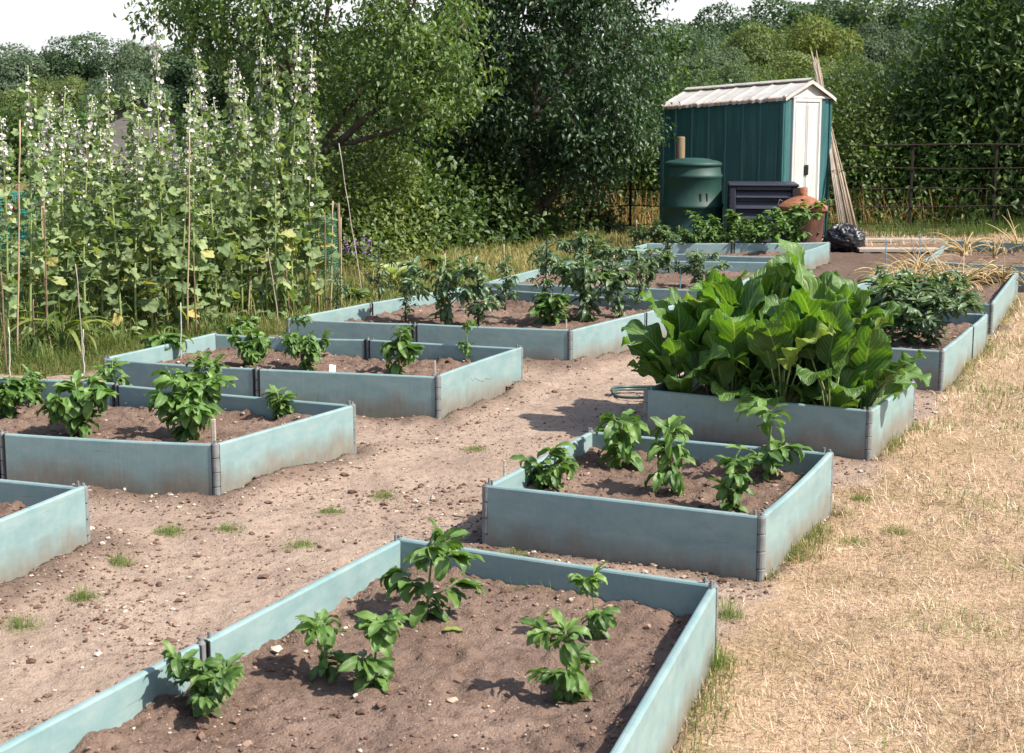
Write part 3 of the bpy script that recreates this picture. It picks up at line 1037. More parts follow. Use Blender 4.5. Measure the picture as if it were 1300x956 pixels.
def gen_plant(seed, h=.3, habit='bush', nleaf=60, leaf=.095, mat='pepper', stem='stem', wid=1.0, name='pepper_plant', cat='plant'):
    rs = RS(seed)
    st = Geo(); fo = Geo()
    nodes = []      # (pos, outward azimuth or None, height fraction)
    lean = rs.uniform(-.06, .06, 2) * h
    if habit == 'sprawl':
        lean = np.array([-.5, .1]) * h

    def spine(t):
        return np.array([lean[0] * t ** 1.3, lean[1] * t ** 1.3, h * .86 * t * (1 if habit != 'sprawl' else .75)])
    ts = np.linspace(0, 1, 7)
    st.tube([spine(t) for t in ts], np.linspace(.0055, .0025, 7) * (h / .3) ** .5, 7)
    branches = []
    nb = {'bush': 7, 'leggy': 4, 'small': 4, 'sprawl': 6, 'tall': 8, 'column': 8}[habit]
    for b in range(nb):
        t0 = {'bush': rs.uniform(.25, .75), 'leggy': rs.choice([.28, .4, .82, .9]), 'small': rs.uniform(.35, .8), 'sprawl': rs.uniform(.1, .8), 'tall': rs.uniform(.15, .9), 'column': rs.uniform(.2, .85)}[habit]
        p0 = spine(t0); az = b * 2.4 + rs.uniform(-.4, .4)
        Lb = h * {'bush': .36, 'leggy': .2, 'small': .25, 'sprawl': .45, 'tall': .2, 'column': .2}[habit] * rs.uniform(.7, 1.2) * wid
        el = rs.uniform(.35, .9)
        p1 = p0 + dirs(np.array([az]), np.array([el]))[0] * Lb
        pm = (p0 + p1) / 2 + np.array([0, 0, -.04 * Lb])
        st.tube([p0, pm, p1], [.003, .0025, .0018], 5)
        branches.append((p0, pm, p1, az))
    P = []; D = []; S = []; V = []
    for i in range(nleaf):
        if rs.rand() < (.7 if habit in ('bush', 'sprawl') else .5) and branches:
            p0, pm, p1, az = branches[rs.randint(len(branches))]
            t = rs.uniform(.35, 1.0) ** .7
            p = p0 * (1 - t) ** 2 + 2 * pm * t * (1 - t) + p1 * t * t
            a = az + rs.randn() * 1.1
        else:
            if habit == 'leggy':
                t = rs.choice([rs.uniform(.10, .5), rs.uniform(.8, 1.0)], p=[.45, .55])
            elif habit == 'tall':
                t = rs.uniform(.12, 1)
            else:
                t = rs.uniform(.12, 1.0)
            p = spine(t); a = i * 2.399 + rs.uniform(-.5, .5)
        fr = p[2] / h
        el = rs.uniform(-.55, .35) + .45 * (fr - .45)
        if fr > .75: el += rs.uniform(0, .5)
        s = leaf * rs.uniform(.55, 1.2) * (.75 if fr > .9 else 1)
        P.append(p); D.append((a, el)); S.append(s)
        V.append(rs.randint(0, 6))
    P = np.array(P); D = np.array(D); S = np.array(S); V = np.array(V)
    UPj = np.array([0, 0, 1.0]) + rs.randn(len(P), 3) * .35
    R = frames(dirs(D[:, 0], D[:, 1]), UPj)
    if mat == 'dark_pepper': S = np.stack([S * .72, S, S], -1)
    # tops carry the young paler leaves
    rn = np.clip(rs.rand(len(P)) * .75 + .35 * (P[:, 2] / h - .55), 0, 1)
    for q in range(6):
        m = V == q
        T, TF, TA = PEP_T[q]
        fo.inst(T, TF, TA, P[m], R[m], S[m], rn[m])
    # petioles
    for p, d, s in zip(P, R[:, :, 1], S):
        st.tube([p, p + d * np.max(s) * .14], [.0014, .0012], 4, cap=False)
    return Proto(name, cat, [('stem', st.mesh('stem', M[stem])), ('foliage', fo.mesh('foliage', M[mat]))]), h


def on_bed(u, v, z=SOILZ):
    p = at(u, v, z)
    return p


PLANTS = []


def build_peppers():
    K = {}
    K['bushA'] = lambda sd: gen_plant(sd, .30, 'bush', 210, .088, wid=1.25)
    K['bushB'] = lambda sd: gen_plant(sd, .30, 'bush', 270, .082, wid=1.4)
    K['leggyA'] = lambda sd: gen_plant(sd, .33, 'leggy', 74, .090, wid=1.25)
    K['leggyB'] = lambda sd: gen_plant(sd, .33, 'leggy', 62, .074, wid=1.1)
    K['smallA'] = lambda sd: gen_plant(sd, .22, 'small', 80, .074)
    K['smallB'] = lambda sd: gen_plant(sd, .20, 'small', 60, .085)
    K['sprawl'] = lambda sd: gen_plant(sd, .24, 'sprawl', 110, .075)
    K['colA'] = lambda sd: gen_plant(sd, .30, 'column', 95, .076)
    K['umbrA'] = lambda sd: gen_plant(sd, .34, 'leggy', 100, .098, wid=1.6)
    K['tallA'] = lambda sd: gen_plant(sd, .45, 'tall', 170, .058, 'dark_pepper', 'stem_dark', name='chilli_plant')
    K['tallB'] = lambda sd: gen_plant(sd, .50, 'tall', 190, .055, 'dark_pepper', 'stem_dark', name='chilli_plant')
    K['tallC'] = lambda sd: gen_plant(sd, .55, 'tall', 130, .050, 'dark_pepper', 'stem_dark', name='chilli_plant')
    K['tomA'] = lambda sd: gen_plant(sd, .42, 'bush', 420, .05, 'pepper', name='tomato_plant', wid=1.4)
    K['tomB'] = lambda sd: gen_plant(sd, .46, 'tall', 380, .055, 'pepper', name='tomato_plant', wid=2.2)
    K['dbushA'] = lambda sd: gen_plant(sd, .34, 'bush', 340, .060, 'dark_pepper', wid=1.25)
    K['dbushB'] = lambda sd: gen_plant(sd, .34, 'bush', 320, .064, 'dark_pepper', wid=1.3)
    G = {'R1': 'pepper plants in the nearest bed', 'R2': 'pepper plants in the square bed', 'L2': 'bushy peppers in the caned left bed',
         'L3': 'small peppers in the long left bed', 'L4': 'tall caned chilli plants', 'L5': 'chilli plants in the half-hidden bed',
         'L6': 'tomato plants in front of the shed', 'R4': 'dark bushy peppers behind the horseradish'}
    S = [
        # bed, proto, base u, base v, top v, widen, turn, label
        ('R1', 'umbrA', 541, 793, 686, 1.15, 0.3, 'tall pepper plant with drooping umbrella top in back left corner of nearest bed'),
        ('R1', 'leggyA', 412, 862, 785, 1.15, 1.3, 'upright pepper plant with one stem left of its twin in nearest bed'),
        ('R1', 'leggyA', 474, 872, 781, 1.2, 4.1, 'pepper plant with wide spreading leaves, middle of the nearest bed left side'),
        ('R1', 'bushB', 252, 912, 843, 1.05, 0.0, 'bushy pepper plant against the left board seam of nearest bed'),
        ('R1', 'umbrA', 722, 882, 780, .95, 2.6, 'pepper plant with a big broad leaf facing out, front of nearest bed'),
        ('R1', 'leggyA', 757, 811, 738, .9, 5.2, 'small upright pepper plant near the back board of nearest bed'),
        ('R2', 'sprawl', 712, 626, 586, 1.1, 0.2, 'toppled pepper plant lying over the front left corner of the square bed'),
        ('R2', 'smallB', 797, 597, 533, .95, 2.0, 'pepper plant with a pale leaf at the back left of the square bed'),
        ('R2', 'colA', 853, 626, 541, .85, 0.0, 'tall narrow leafy pepper plant in the middle of the square bed'),
        ('R2', 'leggyB', 972, 612, 518, 1.3, 1.1, 'tallest open pepper plant by the back board of the square bed'),
        ('R2', 'colA', 928, 649, 587, 1.1, 3.3, 'leaning pepper plant by the front board of the square bed'),
        ('L2', 'bushB', 12, 529, 478, 1.25, 0.4, 'bushy pepper plant at the left frame edge beside a thin cane'),
        ('L2', 'bushA', 104, 552, 486, 1.05, 1.0, 'rounded bushy pepper plant at the front of the caned left bed'),
        ('L2', 'colA', 143, 513, 466, 1.1, 2.0, 'pepper plant half hidden behind the rounded bush in the caned left bed'),
        ('L2', 'bushB', 238, 558, 486, 1.1, 0.2, 'largest leafy pepper bush beside the wooden peg near the bed corner'),
        ('L2', 'bushA', 258, 524, 466, 1.0, 2.9, 'pepper bush right behind the largest bush beside a tall cane'),
        ('L2', 'smallA', 357, 537, 502, 1.3, 0.0, 'small compact pepper plant alone near the right end of its bed'),
        ('L2', 'colA', 45, 515, 476, 1.0, 2.2, 'pepper plant next to the back board behind the left frame edge bush'),
        ('L3', 'smallB', 206, 459, 424, 1.5, 1.0, 'low open pepper plant against the left board of the long left bed'),
        ('L3', 'bushA', 303, 437, 405, 1.0, 1.0, 'pepper plant by the back board of the long left bed'),
        ('L3', 'bushB', 320, 468, 424, .95, 2.0, 'pepper plant above the board seam at the front of the long left bed'),
        ('L3', 'leggyB', 378, 450, 398, 1.1, 1.4, 'leggy pepper plant topping out above the back board of the long left bed'),
        ('L3', 'bushB', 393, 471, 424, 1.0, 3.0, 'dense rounded pepper plant beside the white tag in the long left bed'),
        ('L3', 'smallA', 506, 474, 414, .95, 0.5, 'upright pepper plant in front of a board seam, right half of the long left bed'),
        ('L3', 'leggyB', 594, 462, 415, .9, 4.0, 'small pepper plant leaning near the right end of the long left bed'),
        ('L4', 'tallC', 427, 404, 338, 1.0, 0.6, 'pale green young plant with a bare stem at left corner of the chilli bed'),
        ('L4', 'tallC', 482, 401, 308, .85, 1.6, 'tall dark narrow chilli plant near the left board of the chilli bed'),
        ('L4', 'tallC', 515, 410, 345, 1.1, 2.6, 'thin chilli plant in front of the left board of the chilli bed'),
        ('L4', 'dbushA', 566, 413, 337, .95, 0.6, 'broad dark chilli plant standing at the front of the chilli bed'),
        ('L4', 'tallA', 607, 414, 332, 1.15, 3.6, 'chilli plant tied to a cane right of the broad dark one'),
        ('L4', 'tallB', 641, 396, 324, 1.0, 4.6, 'chilli plant in the second row with hanging leaves beside a cane'),
        ('L4', 'tallC', 692, 412, 296, .9, 5.6, 'tallest lanky chilli plant tied to a pale cane in the middle of the chilli bed'),
        ('L4', 'smallA', 698, 414, 378, 1.2, .6, 'low bushy chilli plant at the foot of the tallest one'),
        ('L4', 'dbushB', 746, 410, 334, .95, 1.1, 'big leafy chilli bush near the right front corner of the chilli bed'),
        ('L4', 'tallA', 786, 404, 330, 1.1, 2.2, 'chilli plant with broad low leaves by the right board of the chilli bed'),
        ('L4', 'tallB', 808, 399, 338, .9, 3.3, 'last chilli plant next to the horseradish in the chilli bed'),
        ('L5', 'tallA', 690, 356, 312, 1.2, .3, 'small chilli plant at the left of the half-hidden bed'),
        ('L5', 'dbushA', 737, 352, 306, 1.0, 1.4, 'leafy chilli plant at the back left of the half-hidden bed'),
        ('L5', 'dbushB', 770, 352, 312, 1.2, 2.5, 'second leafy chilli plant from the left at the back of the half-hidden bed'),
        ('L5', 'dbushA', 822, 366, 322, 1.1, 3.6, 'round chilli bush at the front of the half-hidden bed'),
        ('L5', 'tallB', 849, 348, 294, 1.1, 4.7, 'tall caned chilli plant before the dark green compost bin'),
        ('L5', 'dbushB', 887, 366, 329, 1.2, 5.8, 'low chilli bush beside the blue rod at the right of the half-hidden bed'),
        ('L6', 'tallB', 806, 318, 286, 1.3, .2, 'tomato plant at the left end of the shed bed'),
        ('L6', 'dbushA', 833, 317, 292, 1.2, 1.2, 'low tomato plant second from the left end of the shed bed'),
        ('L6', 'tomA', 866, 321, 292, 1.1, 2.2, 'tomato plant in front of the green compost bin'),
        ('L6', 'tomB', 900, 320, 275, 1.0, 3.2, 'tall tomato plant between green compost bin and louvred bin'),
        ('L6', 'tomA', 926, 318, 274, 1.0, 4.2, 'bushy tomato plant in front of the louvred bin'),
        ('L6', 'tomA', 962, 320, 278, 1.0, 5.2, 'tomato plant between the louvred bin and the rusty incinerator'),
        ('L6', 'tomB', 1003, 319, 262, 1.05, .9, 'tallest tomato plant standing before the rusty incinerator'),
        ('L6', 'tomB', 884, 322, 284, .9, .4, 'narrow tomato plant just right of the one before the green compost bin'),
        ('L6', 'tomA', 944, 322, 286, .95, 1.7, 'low tomato plant at the front board below the louvred bin'),
        ('L6', 'tomA', 984, 322, 280, .95, 2.8, 'leafy tomato plant just left of the tallest one before the incinerator'),
        ('R4', 'dbushA', 1085, 425, 356, 1.1, .2, 'dark pepper bush just behind the horseradish leaves at left of its bed'),
        ('R4', 'dbushB', 1118, 428, 352, 1.1, 1.2, 'dark pepper bush behind the highest right-hand horseradish leaf'),
        ('R4', 'dbushA', 1150, 434, 360, 1.1, 2.2, 'dark pepper bush at the front with a thin cane through it'),
        ('R4', 'dbushB', 1180, 438, 364, 1.05, 3.2, 'dark pepper bush at the front right, spilling toward the bare corner'),
        ('R4', 'dbushA', 1140, 408, 344, 1.1, 4.2, 'dark pepper bush at the back of its bed below the dried onions'),
        ('R4', 'dbushB', 1175, 410, 345, 1.1, 5.2, 'second dark pepper bush at the back below the dried onions'),
        ('R4', 'dbushA', 1205, 416, 352, .95, .7, 'rightmost dark pepper bush under the straw onion stalks'),
    ]
    for si, (bed, pk, u, v, top, wd, rz, lab) in enumerate(S):
        pr, h = K[pk](1000 + si * 7)
        p = on_bed(u, v)
        i = list(BEDS).index(bed)
        p[2] = float(soil_h(np.array([p[0]]), np.array([p[1]]), BEDS[bed], 100 + i)[0]) - .006
        want = (v - top) / FPX * math.hypot(p[1], EYE) * 1.03
        s = want / h * {'b': 1.15, 'c': 1.22, 's': 1.15, 'd': 1.15, 'l': 1.08}.get(pk[0], 1.0)
        if pk == 'sprawl': s *= 1.5
        if bed in ('L4', 'L5'): wd *= 1.2; s *= 1.08
        if bed == 'R4': wd *= 1.4; s *= .86
        if bed == 'L6': wd *= 1.5; s *= 1.14
        rt = pr.place(lab, p, rz, (s * wd, s * wd, s), G[bed])
        rq = RS(si + 5); rt.rotation_euler = (rq.uniform(-.1, .1), rq.uniform(-.1, .1), rz)
    # thin young weeds standing in the beds
    g = Geo(); rs = RS(44)
    for nm, u, v, hh, lab in (('grass_sprig', 672, 760, .10, 'feathery green grass sprig against the back board of nearest bed'),
                              ('grass_sprig', 905, 598, .09, 'feathery green grass sprig behind the leaning pepper of the square bed')):
        g = Geo()
        n = 40
        x = rs.randn(n) * .05; y = rs.randn(n) * .012
        scatter_blades(g, x, y, np.zeros(n), rs.uniform(.5, 1.2, n) * hh * .7, np.full(n, .0022), rs, rs.rand(n) * .7)
        p = on_bed(u, v)
        o = g.build(nm, M['green_grass'], loc=p); tag(o, lab, 'weed', 'grass sprigs in the beds')


# ------------------------------------------------------------------ horseradish
def build_horseradish():
    HT = [leaf_t(13, 34, w, .50, f, c, wv * 1.25, fr, 0.0, .12, seed=50 + i, curl0=c0, pucker=.010) for i, (w, f, c, wv, fr, c0) in enumerate(
        [(.25, .30, .7, .040, 2.6, -.1), (.29, .22, 1.1, .05, 3.4, -.1), (.26, .45, .3, .035, 2.2, -.1), (.31, .15, 1.5, .055, 3.1, 0), (.27, .3, .9, .06, 4.2, .1), (.30, .25, .5, .045, 2.4, 0)])]
    po = BEDS['R3']
    # place along the bed: s across the front, t towards the back
    spots = [(.12, .22, 20, 'leftmost horseradish clump hanging its leaves over the front left corner', -.7),
             (.34, .22, 20, 'horseradish clump at the front board, left of centre', 0),
             (.57, .22, 20, 'central front horseradish clump with large dark leaves', 0),
             (.78, .24, 19, 'horseradish clump with bright backlit leaves and a bunch of pale stalks', .0),
             (.88, .38, 10, 'rightmost horseradish clump drooping over the outer board', .6),
             (.15, .62, 17, 'horseradish clump at the back left by the path', -.5),
             (.38, .60, 19, 'rear horseradish clump whose leaves rise high left of the middle', 0),
             (.62, .62, 19, 'rear horseradish clump whose leaves rise highest', 0),
             (.80, .66, 14, 'horseradish clump at the back right before the dark peppers', .0)]
    for ci, (a, b, n, lab, side) in enumerate(spots):
        rs = RS(300 + ci)
        q = (po[0] * (1 - a) + po[1] * a) * (1 - b) + (po[3] * (1 - a) + po[2] * a) * b
        base = np.array([q[0], q[1], SOILZ + .01])
        root = thing('horseradish_plant', lab, 'plant', base, 0, 'horseradish clumps in one raised bed')
        fo = Geo(); st = Geo()
        P = []; D = []; S = []; UP = []; V = []; RN = []
        front = b < .5
        for i in range(n):
            az = i * 2.399 + rs.uniform(-.5, .5)
            k = i / n
            el = rad(87) - k * rad(48) + rs.uniform(-.15, .15)
            if side and rs.rand() < abs(side): az = (-.4 if side > 0 else PI) + rs.randn() * 1.0
            if a > .7 and not side and math.cos(az) > .2: el += .35
            d = dirs(np.array([az]), np.array([el]))[0]
            pl = rs.uniform(.07, .36) * (1.1 - .55 * k) * (1.05 if front else 1.3)
            p0 = np.array([math.cos(az), math.sin(az), 0]) * .035 * rs.rand()
            p1 = p0 + (d * .55 + np.array([0, 0, .45])) * pl * .5
            p2 = p0 + (d * .75 + np.array([0, 0, .2])) * pl
            L = rs.uniform(.25, .41) * (1.08 - .25 * k) * (1 if front else 1.15)
            w0 = rs.uniform(.0046, .0062)
            st.tube([p0, p1, p2], [w0, w0 * .9, w0 * .7], 6)
            dd = (p2 - p1) / np.linalg.norm(p2 - p1) * .45 + d * .55 + rs.randn(3) * .12
            P.append(p2 - dd * .01); D.append(dd); S.append(L)
            UP.append(np.array([-math.cos(az) * .6, -math.sin(az) * .6, .9]) + rs.randn(3) * .5)
            V.append(rs.randint(0, 6)); RN.append(rs.rand())
        R = frames(np.array(D), np.array(UP)); V = np.array(V); P = np.array(P); S = np.array(S); RN = np.array(RN)
        for q_ in range(6):
            m = V == q_
            T, TF, TA = HT[q_]
            fo.inst(T, TF, TA, P[m], R[m], S[m], RN[m])
        st.build('leaf_stalks', M['stem_light'], root)
        fo.build('foliage', M['horse'], root)


# ------------------------------------------------------------------ hollyhocks, canes
def gen_holly(seed, h, nleaf, nfl):
    rs = RS(seed)
    st = Geo(); fo = Geo(); fl = Geo()
    bend = rs.uniform(-.10, .10, 2)
    ph = rs.rand() * 6

    def sp(t):
        return np.array([bend[0] * t * t + .015 * math.sin(5 * t + ph), bend[1] * t * t + .015 * math.cos(4 * t + ph), h * t])
    ts = np.linspace(0, 1, 10)
    st.tube([sp(t) for t in ts], np.linspace(.010, .0035, 10), 6)
    RT = [round_t(5, 15, .22, i, d) for i, d in enumerate((.2, .5, .8))]
    P = []; D = []; S = []; RN = []; V = []
    for i in range(nleaf):
        t = rs.uniform(.24, .97) if rs.rand() < .85 else rs.uniform(.05, .4)
        az = i * 2.4 + rs.uniform(-.6, .6)
        s = (.116 - .078 * t) * rs.uniform(.5, 1.35)
        pl = s * rs.uniform(.4, 1.0)
        p = sp(t); d = dirs(np.array([az]), np.array([rs.uniform(.0, .7)]))[0]
        q = p + d * pl
        if pl > .03: st.tube([p, (p + q) / 2 + np.array([0, 0, .006]), q], [.0022, .002, .0016], 4, cap=False)
        e = rs.uniform(-1.3, .5)
        P.append(q); D.append(dirs(np.array([az + rs.uniform(-.5, .5)]), np.array([e]))[0]); S.append(s); V.append(rs.randint(3))
        r = rs.rand() * .88
        if t < .45 and rs.rand() < .10: r = rs.uniform(.92, 1)
        RN.append(r)
    P = np.array(P); D = np.array(D); S = np.array(S); V = np.array(V); RN = np.array(RN)
    R = frames(D, np.array([0, 0, 1.0]) + rs.randn(len(P), 3) * .75)
    for k in range(3):
        m = V == k
        fo.inst(*RT[k], P[m], R[m], S[m], RN[m])
    # blossoms: five-petalled shallow cups crowded round the upper stem
    seg = 10
    Vf = [[0, 0, 0]]; Af = [[0, 0, 0]]
    for k, (rr, zz) in enumerate(((.45, .16), (1.0, .22))):
        for j in range(seg):
            th = 2 * PI * j / seg
            r = rr * (1 if j % 2 else (.80 if k else .9)) * .5
            Vf.append([r * math.cos(th), r * math.sin(th), zz + (.05 if j % 2 else 0)]); Af.append([rr, min(1, rr + .35), 0])
    F3 = [(0, 1 + j, 1 + (j + 1) % seg) for j in range(seg)]
    F4 = [(1 + j, 1 + seg + j, 1 + seg + (j + 1) % seg, 1 + (j + 1) % seg) for j in range(seg)]
    FT = (np.array(Vf), [np.array(F3), np.array(F4)], np.array(Af, float))
    P = []; D = []; S = []
    for i in range(nfl):
        t = 1 - abs(rs.randn()) * .22
        if t < .35: t = rs.uniform(.5, .98)
        az = rs.rand() * 6.28
        d = dirs(np.array([az]), np.array([rs.uniform(-.1, .7)]))[0]
        p = sp(t) + d * rs.uniform(.015, .055) * (1.25 - .5 * t)
        P.append(p); D.append(d); S.append(rs.uniform(.015, .038) if t < .93 else rs.uniform(.01, .02))
    P = np.array(P); D = np.array(D); S = np.array(S)
    X = frames(D); R = np.stack([X[:, :, 0], X[:, :, 2], X[:, :, 1]], -1); R[:, :, 1] *= -1
    fl.inst(*FT, P, R, S, rs.rand(len(P)))
    return Proto('hollyhock', 'hollyhock', [('stem', st.mesh('stem', M['stem_light'])), ('foliage', fo.mesh('foliage', M['holly'])),
                                            ('blossoms', fl.mesh('blossoms', M['petal']))]), h


ORD = ['first', 'second', 'third', 'fourth', 'fifth', 'sixth', 'seventh', 'eighth', 'ninth', 'tenth', 'eleventh', 'twelfth', 'thirteenth', 'fourteenth',
       'fifteenth', 'sixteenth', 'seventeenth', 'eighteenth', 'nineteenth', 'twentieth', 'twenty-first', 'twenty-second', 'twenty-third', 'twenty-fourth',
       'twenty-fifth', 'twenty-sixth', 'twenty-seventh', 'twenty-eighth', 'twenty-ninth', 'thirtieth']


def build_hollyhocks():
    rs = RS(17)
    K = [gen_holly(70 + i, 2.0, n, f) for i, (n, f) in enumerate([(105, 95), (125, 75), (115, 110), (140, 60), (100, 120), (145, 40)])]
    front = [(14, 452, 150), (42, 446, 88), (64, 440, 165), (82, 436, 115), (112, 436, 126), (133, 430, 165), (152, 430, 96), (176, 428, 150), (196, 425, 108), (214, 422, 24), (236, 420, 118),
             (252, 418, 150), (273, 413, 70), (290, 410, 96), (306, 409, 84), (321, 407, 120), (337, 405, 56), (354, 405, 78), (374, 402, 44), (391, 400, 68), (405, 398, 140)]
    for i, (u, v, top) in enumerate(front):
        p = at(u, v)
        h = (v - top) / FPX * p[1] * 1.01
        pr, h0 = gen_holly(700 + i, 2.0, (55 if i == 0 else [125, 145, 135, 160, 120][i % 5]), [80, 62, 92, 54, 100][i % 5])
        s = h / h0
        tall = 'Very tall' if top < 60 else ('Tall' if top < 100 else ('Medium' if top < 130 else 'Short'))
        pr.place(f'{tall.lower()} white hollyhock stalk, {ORD[i]} from the left along the front of the clump', p, rs.rand() * 6.28, (1.0, 1.0, s), 'hollyhock stalks in the tall white clump')
    a = at(85, 428)[:2]; b = at(410, 392)[:2]
    e = (b - a) / np.linalg.norm(b - a); nn = np.array([-e[1], e[0]])
    L = np.linalg.norm(b - a)
    i = 0
    for row in range(2):
        m = 13
        for k in range(m):
            q = a + e * L * (k + .5 + rs.uniform(-.35, .35)) / m + nn * (.35 + .42 * row + rs.uniform(-.12, .12))
            h = rs.uniform(1.25, 1.75)
            pr, h0 = K[rs.randint(6)]
            pr.place(f'leafy hollyhock stalk of the {"middle" if row == 0 else "rear"} row in the clump, {ORD[k]} from the left', (q[0], q[1], 0), rs.rand() * 6.28, (1.1, 1.1, h / h0), 'hollyhock stalks in the tall white clump')
    # canes: u,top v,bottom v,bottom u, mat, label
    C = [(25, 152, 455, 22, 'cane', 'long pale bamboo cane upright at the left frame edge of the clump'),
         (2, 345, 470, 8, 'cane_dark', 'short brown cane right at the left frame edge'),
         (48, 188, 440, 62, 'cane', 'leaning bamboo cane just right of the long pale one'),
         (56, 255, 445, 61, 'cane_dark', 'brown cane crossing the leaning bamboo near the left'),
         (109, 165, 415, 118, 'cane_dark', 'dark brown cane among the hollyhocks above the big dock leaf'),
         (96, 335, 470, 107, 'cane_grey', 'thin grey cane with its foot near the caned left bed'),
         (42, 380, 450, 43, 'cane_dark', 'short dark cane in the grass under the leaning bamboo'),
         (191, 333, 420, 199, 'cane_dark', 'short brown cane left of the yellowed leaves'),
         (212, 340, 418, 214, 'cane_dark', 'thick brown cane under the yellowed leaves'),
         (241, 165, 425, 238, 'cane', 'tall pale cane in the middle of the hollyhocks'),
         (246, 320, 424, 249, 'cane_dark', 'brown cane close beside the tall middle cane'),
         (318, 330, 405, 315, 'cane', 'pale cane with a bent tip in the right half of the clump'),
         (326, 320, 402, 330, 'cane_grey', 'grey cane beside the pale bent-tip cane'),
         (340, 315, 412, 354, 'cane_grey', 'slanting grey cane near the chilli bed corner'),
         (352, 180, 400, 367, 'cane_dark', 'dark capped tall cane at the right of the hollyhocks'),
         (388, 210, 395, 394, 'cane', 'brown cane behind the dark capped one'),
         (398, 172, 395, 405, 'cane', 'tall reddish cane on the right flank of the clump'),
         (422, 255, 395, 420, 'cane', 'straight pale cane by the green netting'),
         (412, 270, 398, 414, 'cane_dark', 'thin dark cane by the green netting'),
         (433, 276, 390, 433, 'cane', 'short pale cane before the sunny hedge'),
         (430, 182, 382, 461, 'cane_grey', 'long slanted split cane beside the purple flowers'),
         (229, 384, 484, 230, 'grey_rod', 'thin white cane standing in the largest pepper bush'),
         (105, 418, 478, 107, 'grey_rod', 'thin white cane by the back board of the caned left bed'),
         (11, 415, 497, 13, 'grey_rod', 'thin white cane at the left frame edge bush'),
         (565, 322, 385, 567, 'grey_rod', 'thin pale cane behind the broad dark chilli'),
         (691, 335, 400, 693, 'cane', 'pale cane of the tallest lanky chilli plant'),
         (640, 310, 385, 637, 'cane', 'pale cane of the second-row chilli plant'),
         (736, 335, 395, 738, 'cane_grey', 'thin cane in the big leafy chilli bush'),
         (779, 324, 380, 779, 'cane', 'pale thick cane behind the chilli with broad low leaves'),
         (808, 279, 318, 807, 'cane', 'cane left end of the shed bed near the fence straw'),
         (830, 279, 318, 830, 'cane_grey', 'grey cane second from the left end of the shed bed'),
         (862, 286, 322, 862, 'cane_grey', 'cane in front of the green compost bin'),
         (885, 315, 350, 885, 'cane_grey', 'cane in the low chilli bush beside the blue rod'),
         (1161, 372, 425, 1161, 'cane', 'thin cane through the front dark pepper bush'),
         (732, 313, 345, 732, 'cane', 'thin cane at the left board of the half-hidden bed'),
         (848, 300, 345, 849, 'cane_dark', 'dark cane of the tall chilli before the green compost bin'),
         (864, 341, 384, 863, 'blue_rod', 'pale blue rod behind the left horseradish leaves'),
         (1125, 302, 341, 1125, 'blue_rod', 'pale blue rod left of the dried onion bed'),
         (1168, 297, 331, 1168, 'blue_rod', 'pale blue rod at the corner of the bare far bed'),
         (1160, 311, 333, 1160, 'blue_rod', 'shorter blue rod beside the bare far bed')]
    for u, t, v, ub, mt, lab in C:
        a = at(ub, v, 0.02)
        # keep rods standing in beds on the soil
        c = at_y(u, t, a[1] + .02)
        g = Geo()
        n = 9
        r0 = .0048 if mt in ('grey_rod', 'blue_rod', 'cane_grey') else .0075
        r0 *= max(.85, min(1.5, a[1] / 11))
        ts = np.linspace(-.03, 1, n)
        rr2 = RS(int(u) + 7)
        pth = [(c - a) * t_ + np.array([rr2.uniform(-.004, .004), 0, 0]) for t_ in ts]
        g.tube(pth, np.linspace(r0, r0 * .75, n), 7)
        for t_ in ts[2:-1:2]:
            q = (c - a) * t_
            g.tube([q - (c - a) * .003, q + (c - a) * .003], r0 * 1.18, 7)
        o = g.build('garden_rod' if 'rod' in mt else 'bamboo_cane', M[mt], loc=a)
        tag(o, lab, 'cane' if mt != 'blue_rod' else 'rod', 'canes and rods in the beds')
    # small wooden pegs and tags
    for u, t, v, w, lab in ((265, 533, 560, .016, 'weathered wooden peg in the front right corner of the caned left bed'),
                            (548, 459, 477, .012, 'wooden peg in the front right corner of the long left bed'),
                            (716, 406, 420, .010, 'wooden peg in the front right corner of the chilli bed'),
                            (635, 586, 604, .010, 'wooden peg by the left board of the square bed')):
        p = at(u, v, TOP) + BX * .035; p[2] = SOILZ; h = (v - t) / FPX * p[1] + TOP - SOILZ + .015
        g = Geo(); g.box((0, 0, h / 2 - .03), (w, w, h + .03), bev=.002)
        tag(g.build('wooden_peg', M['wood'], loc=p, smooth=False), lab, 'peg', 'wooden pegs in the beds')
    for u, t, v, lab, rz in ((422, 457, 473, 'white plant tag in the soil of the long left bed', .4), (203, 516, 530, 'white plant tag with a dark end before the largest pepper bush', .9)):
        p = at(u, v, SOILZ); h = (v - t) / FPX * p[1] * .5
        g = Geo(); R = np.array(Matrix.Rotation(-.5, 3, 'X') @ Matrix.Rotation(rz, 3, 'Z'))
        g.box((0, 0, h / 2), (.035, .003, h + .02), R, bev=.001)
        tag(g.build('plant_tag', M['label'], loc=p, smooth=False), lab, 'plant tag', 'white plant tags')


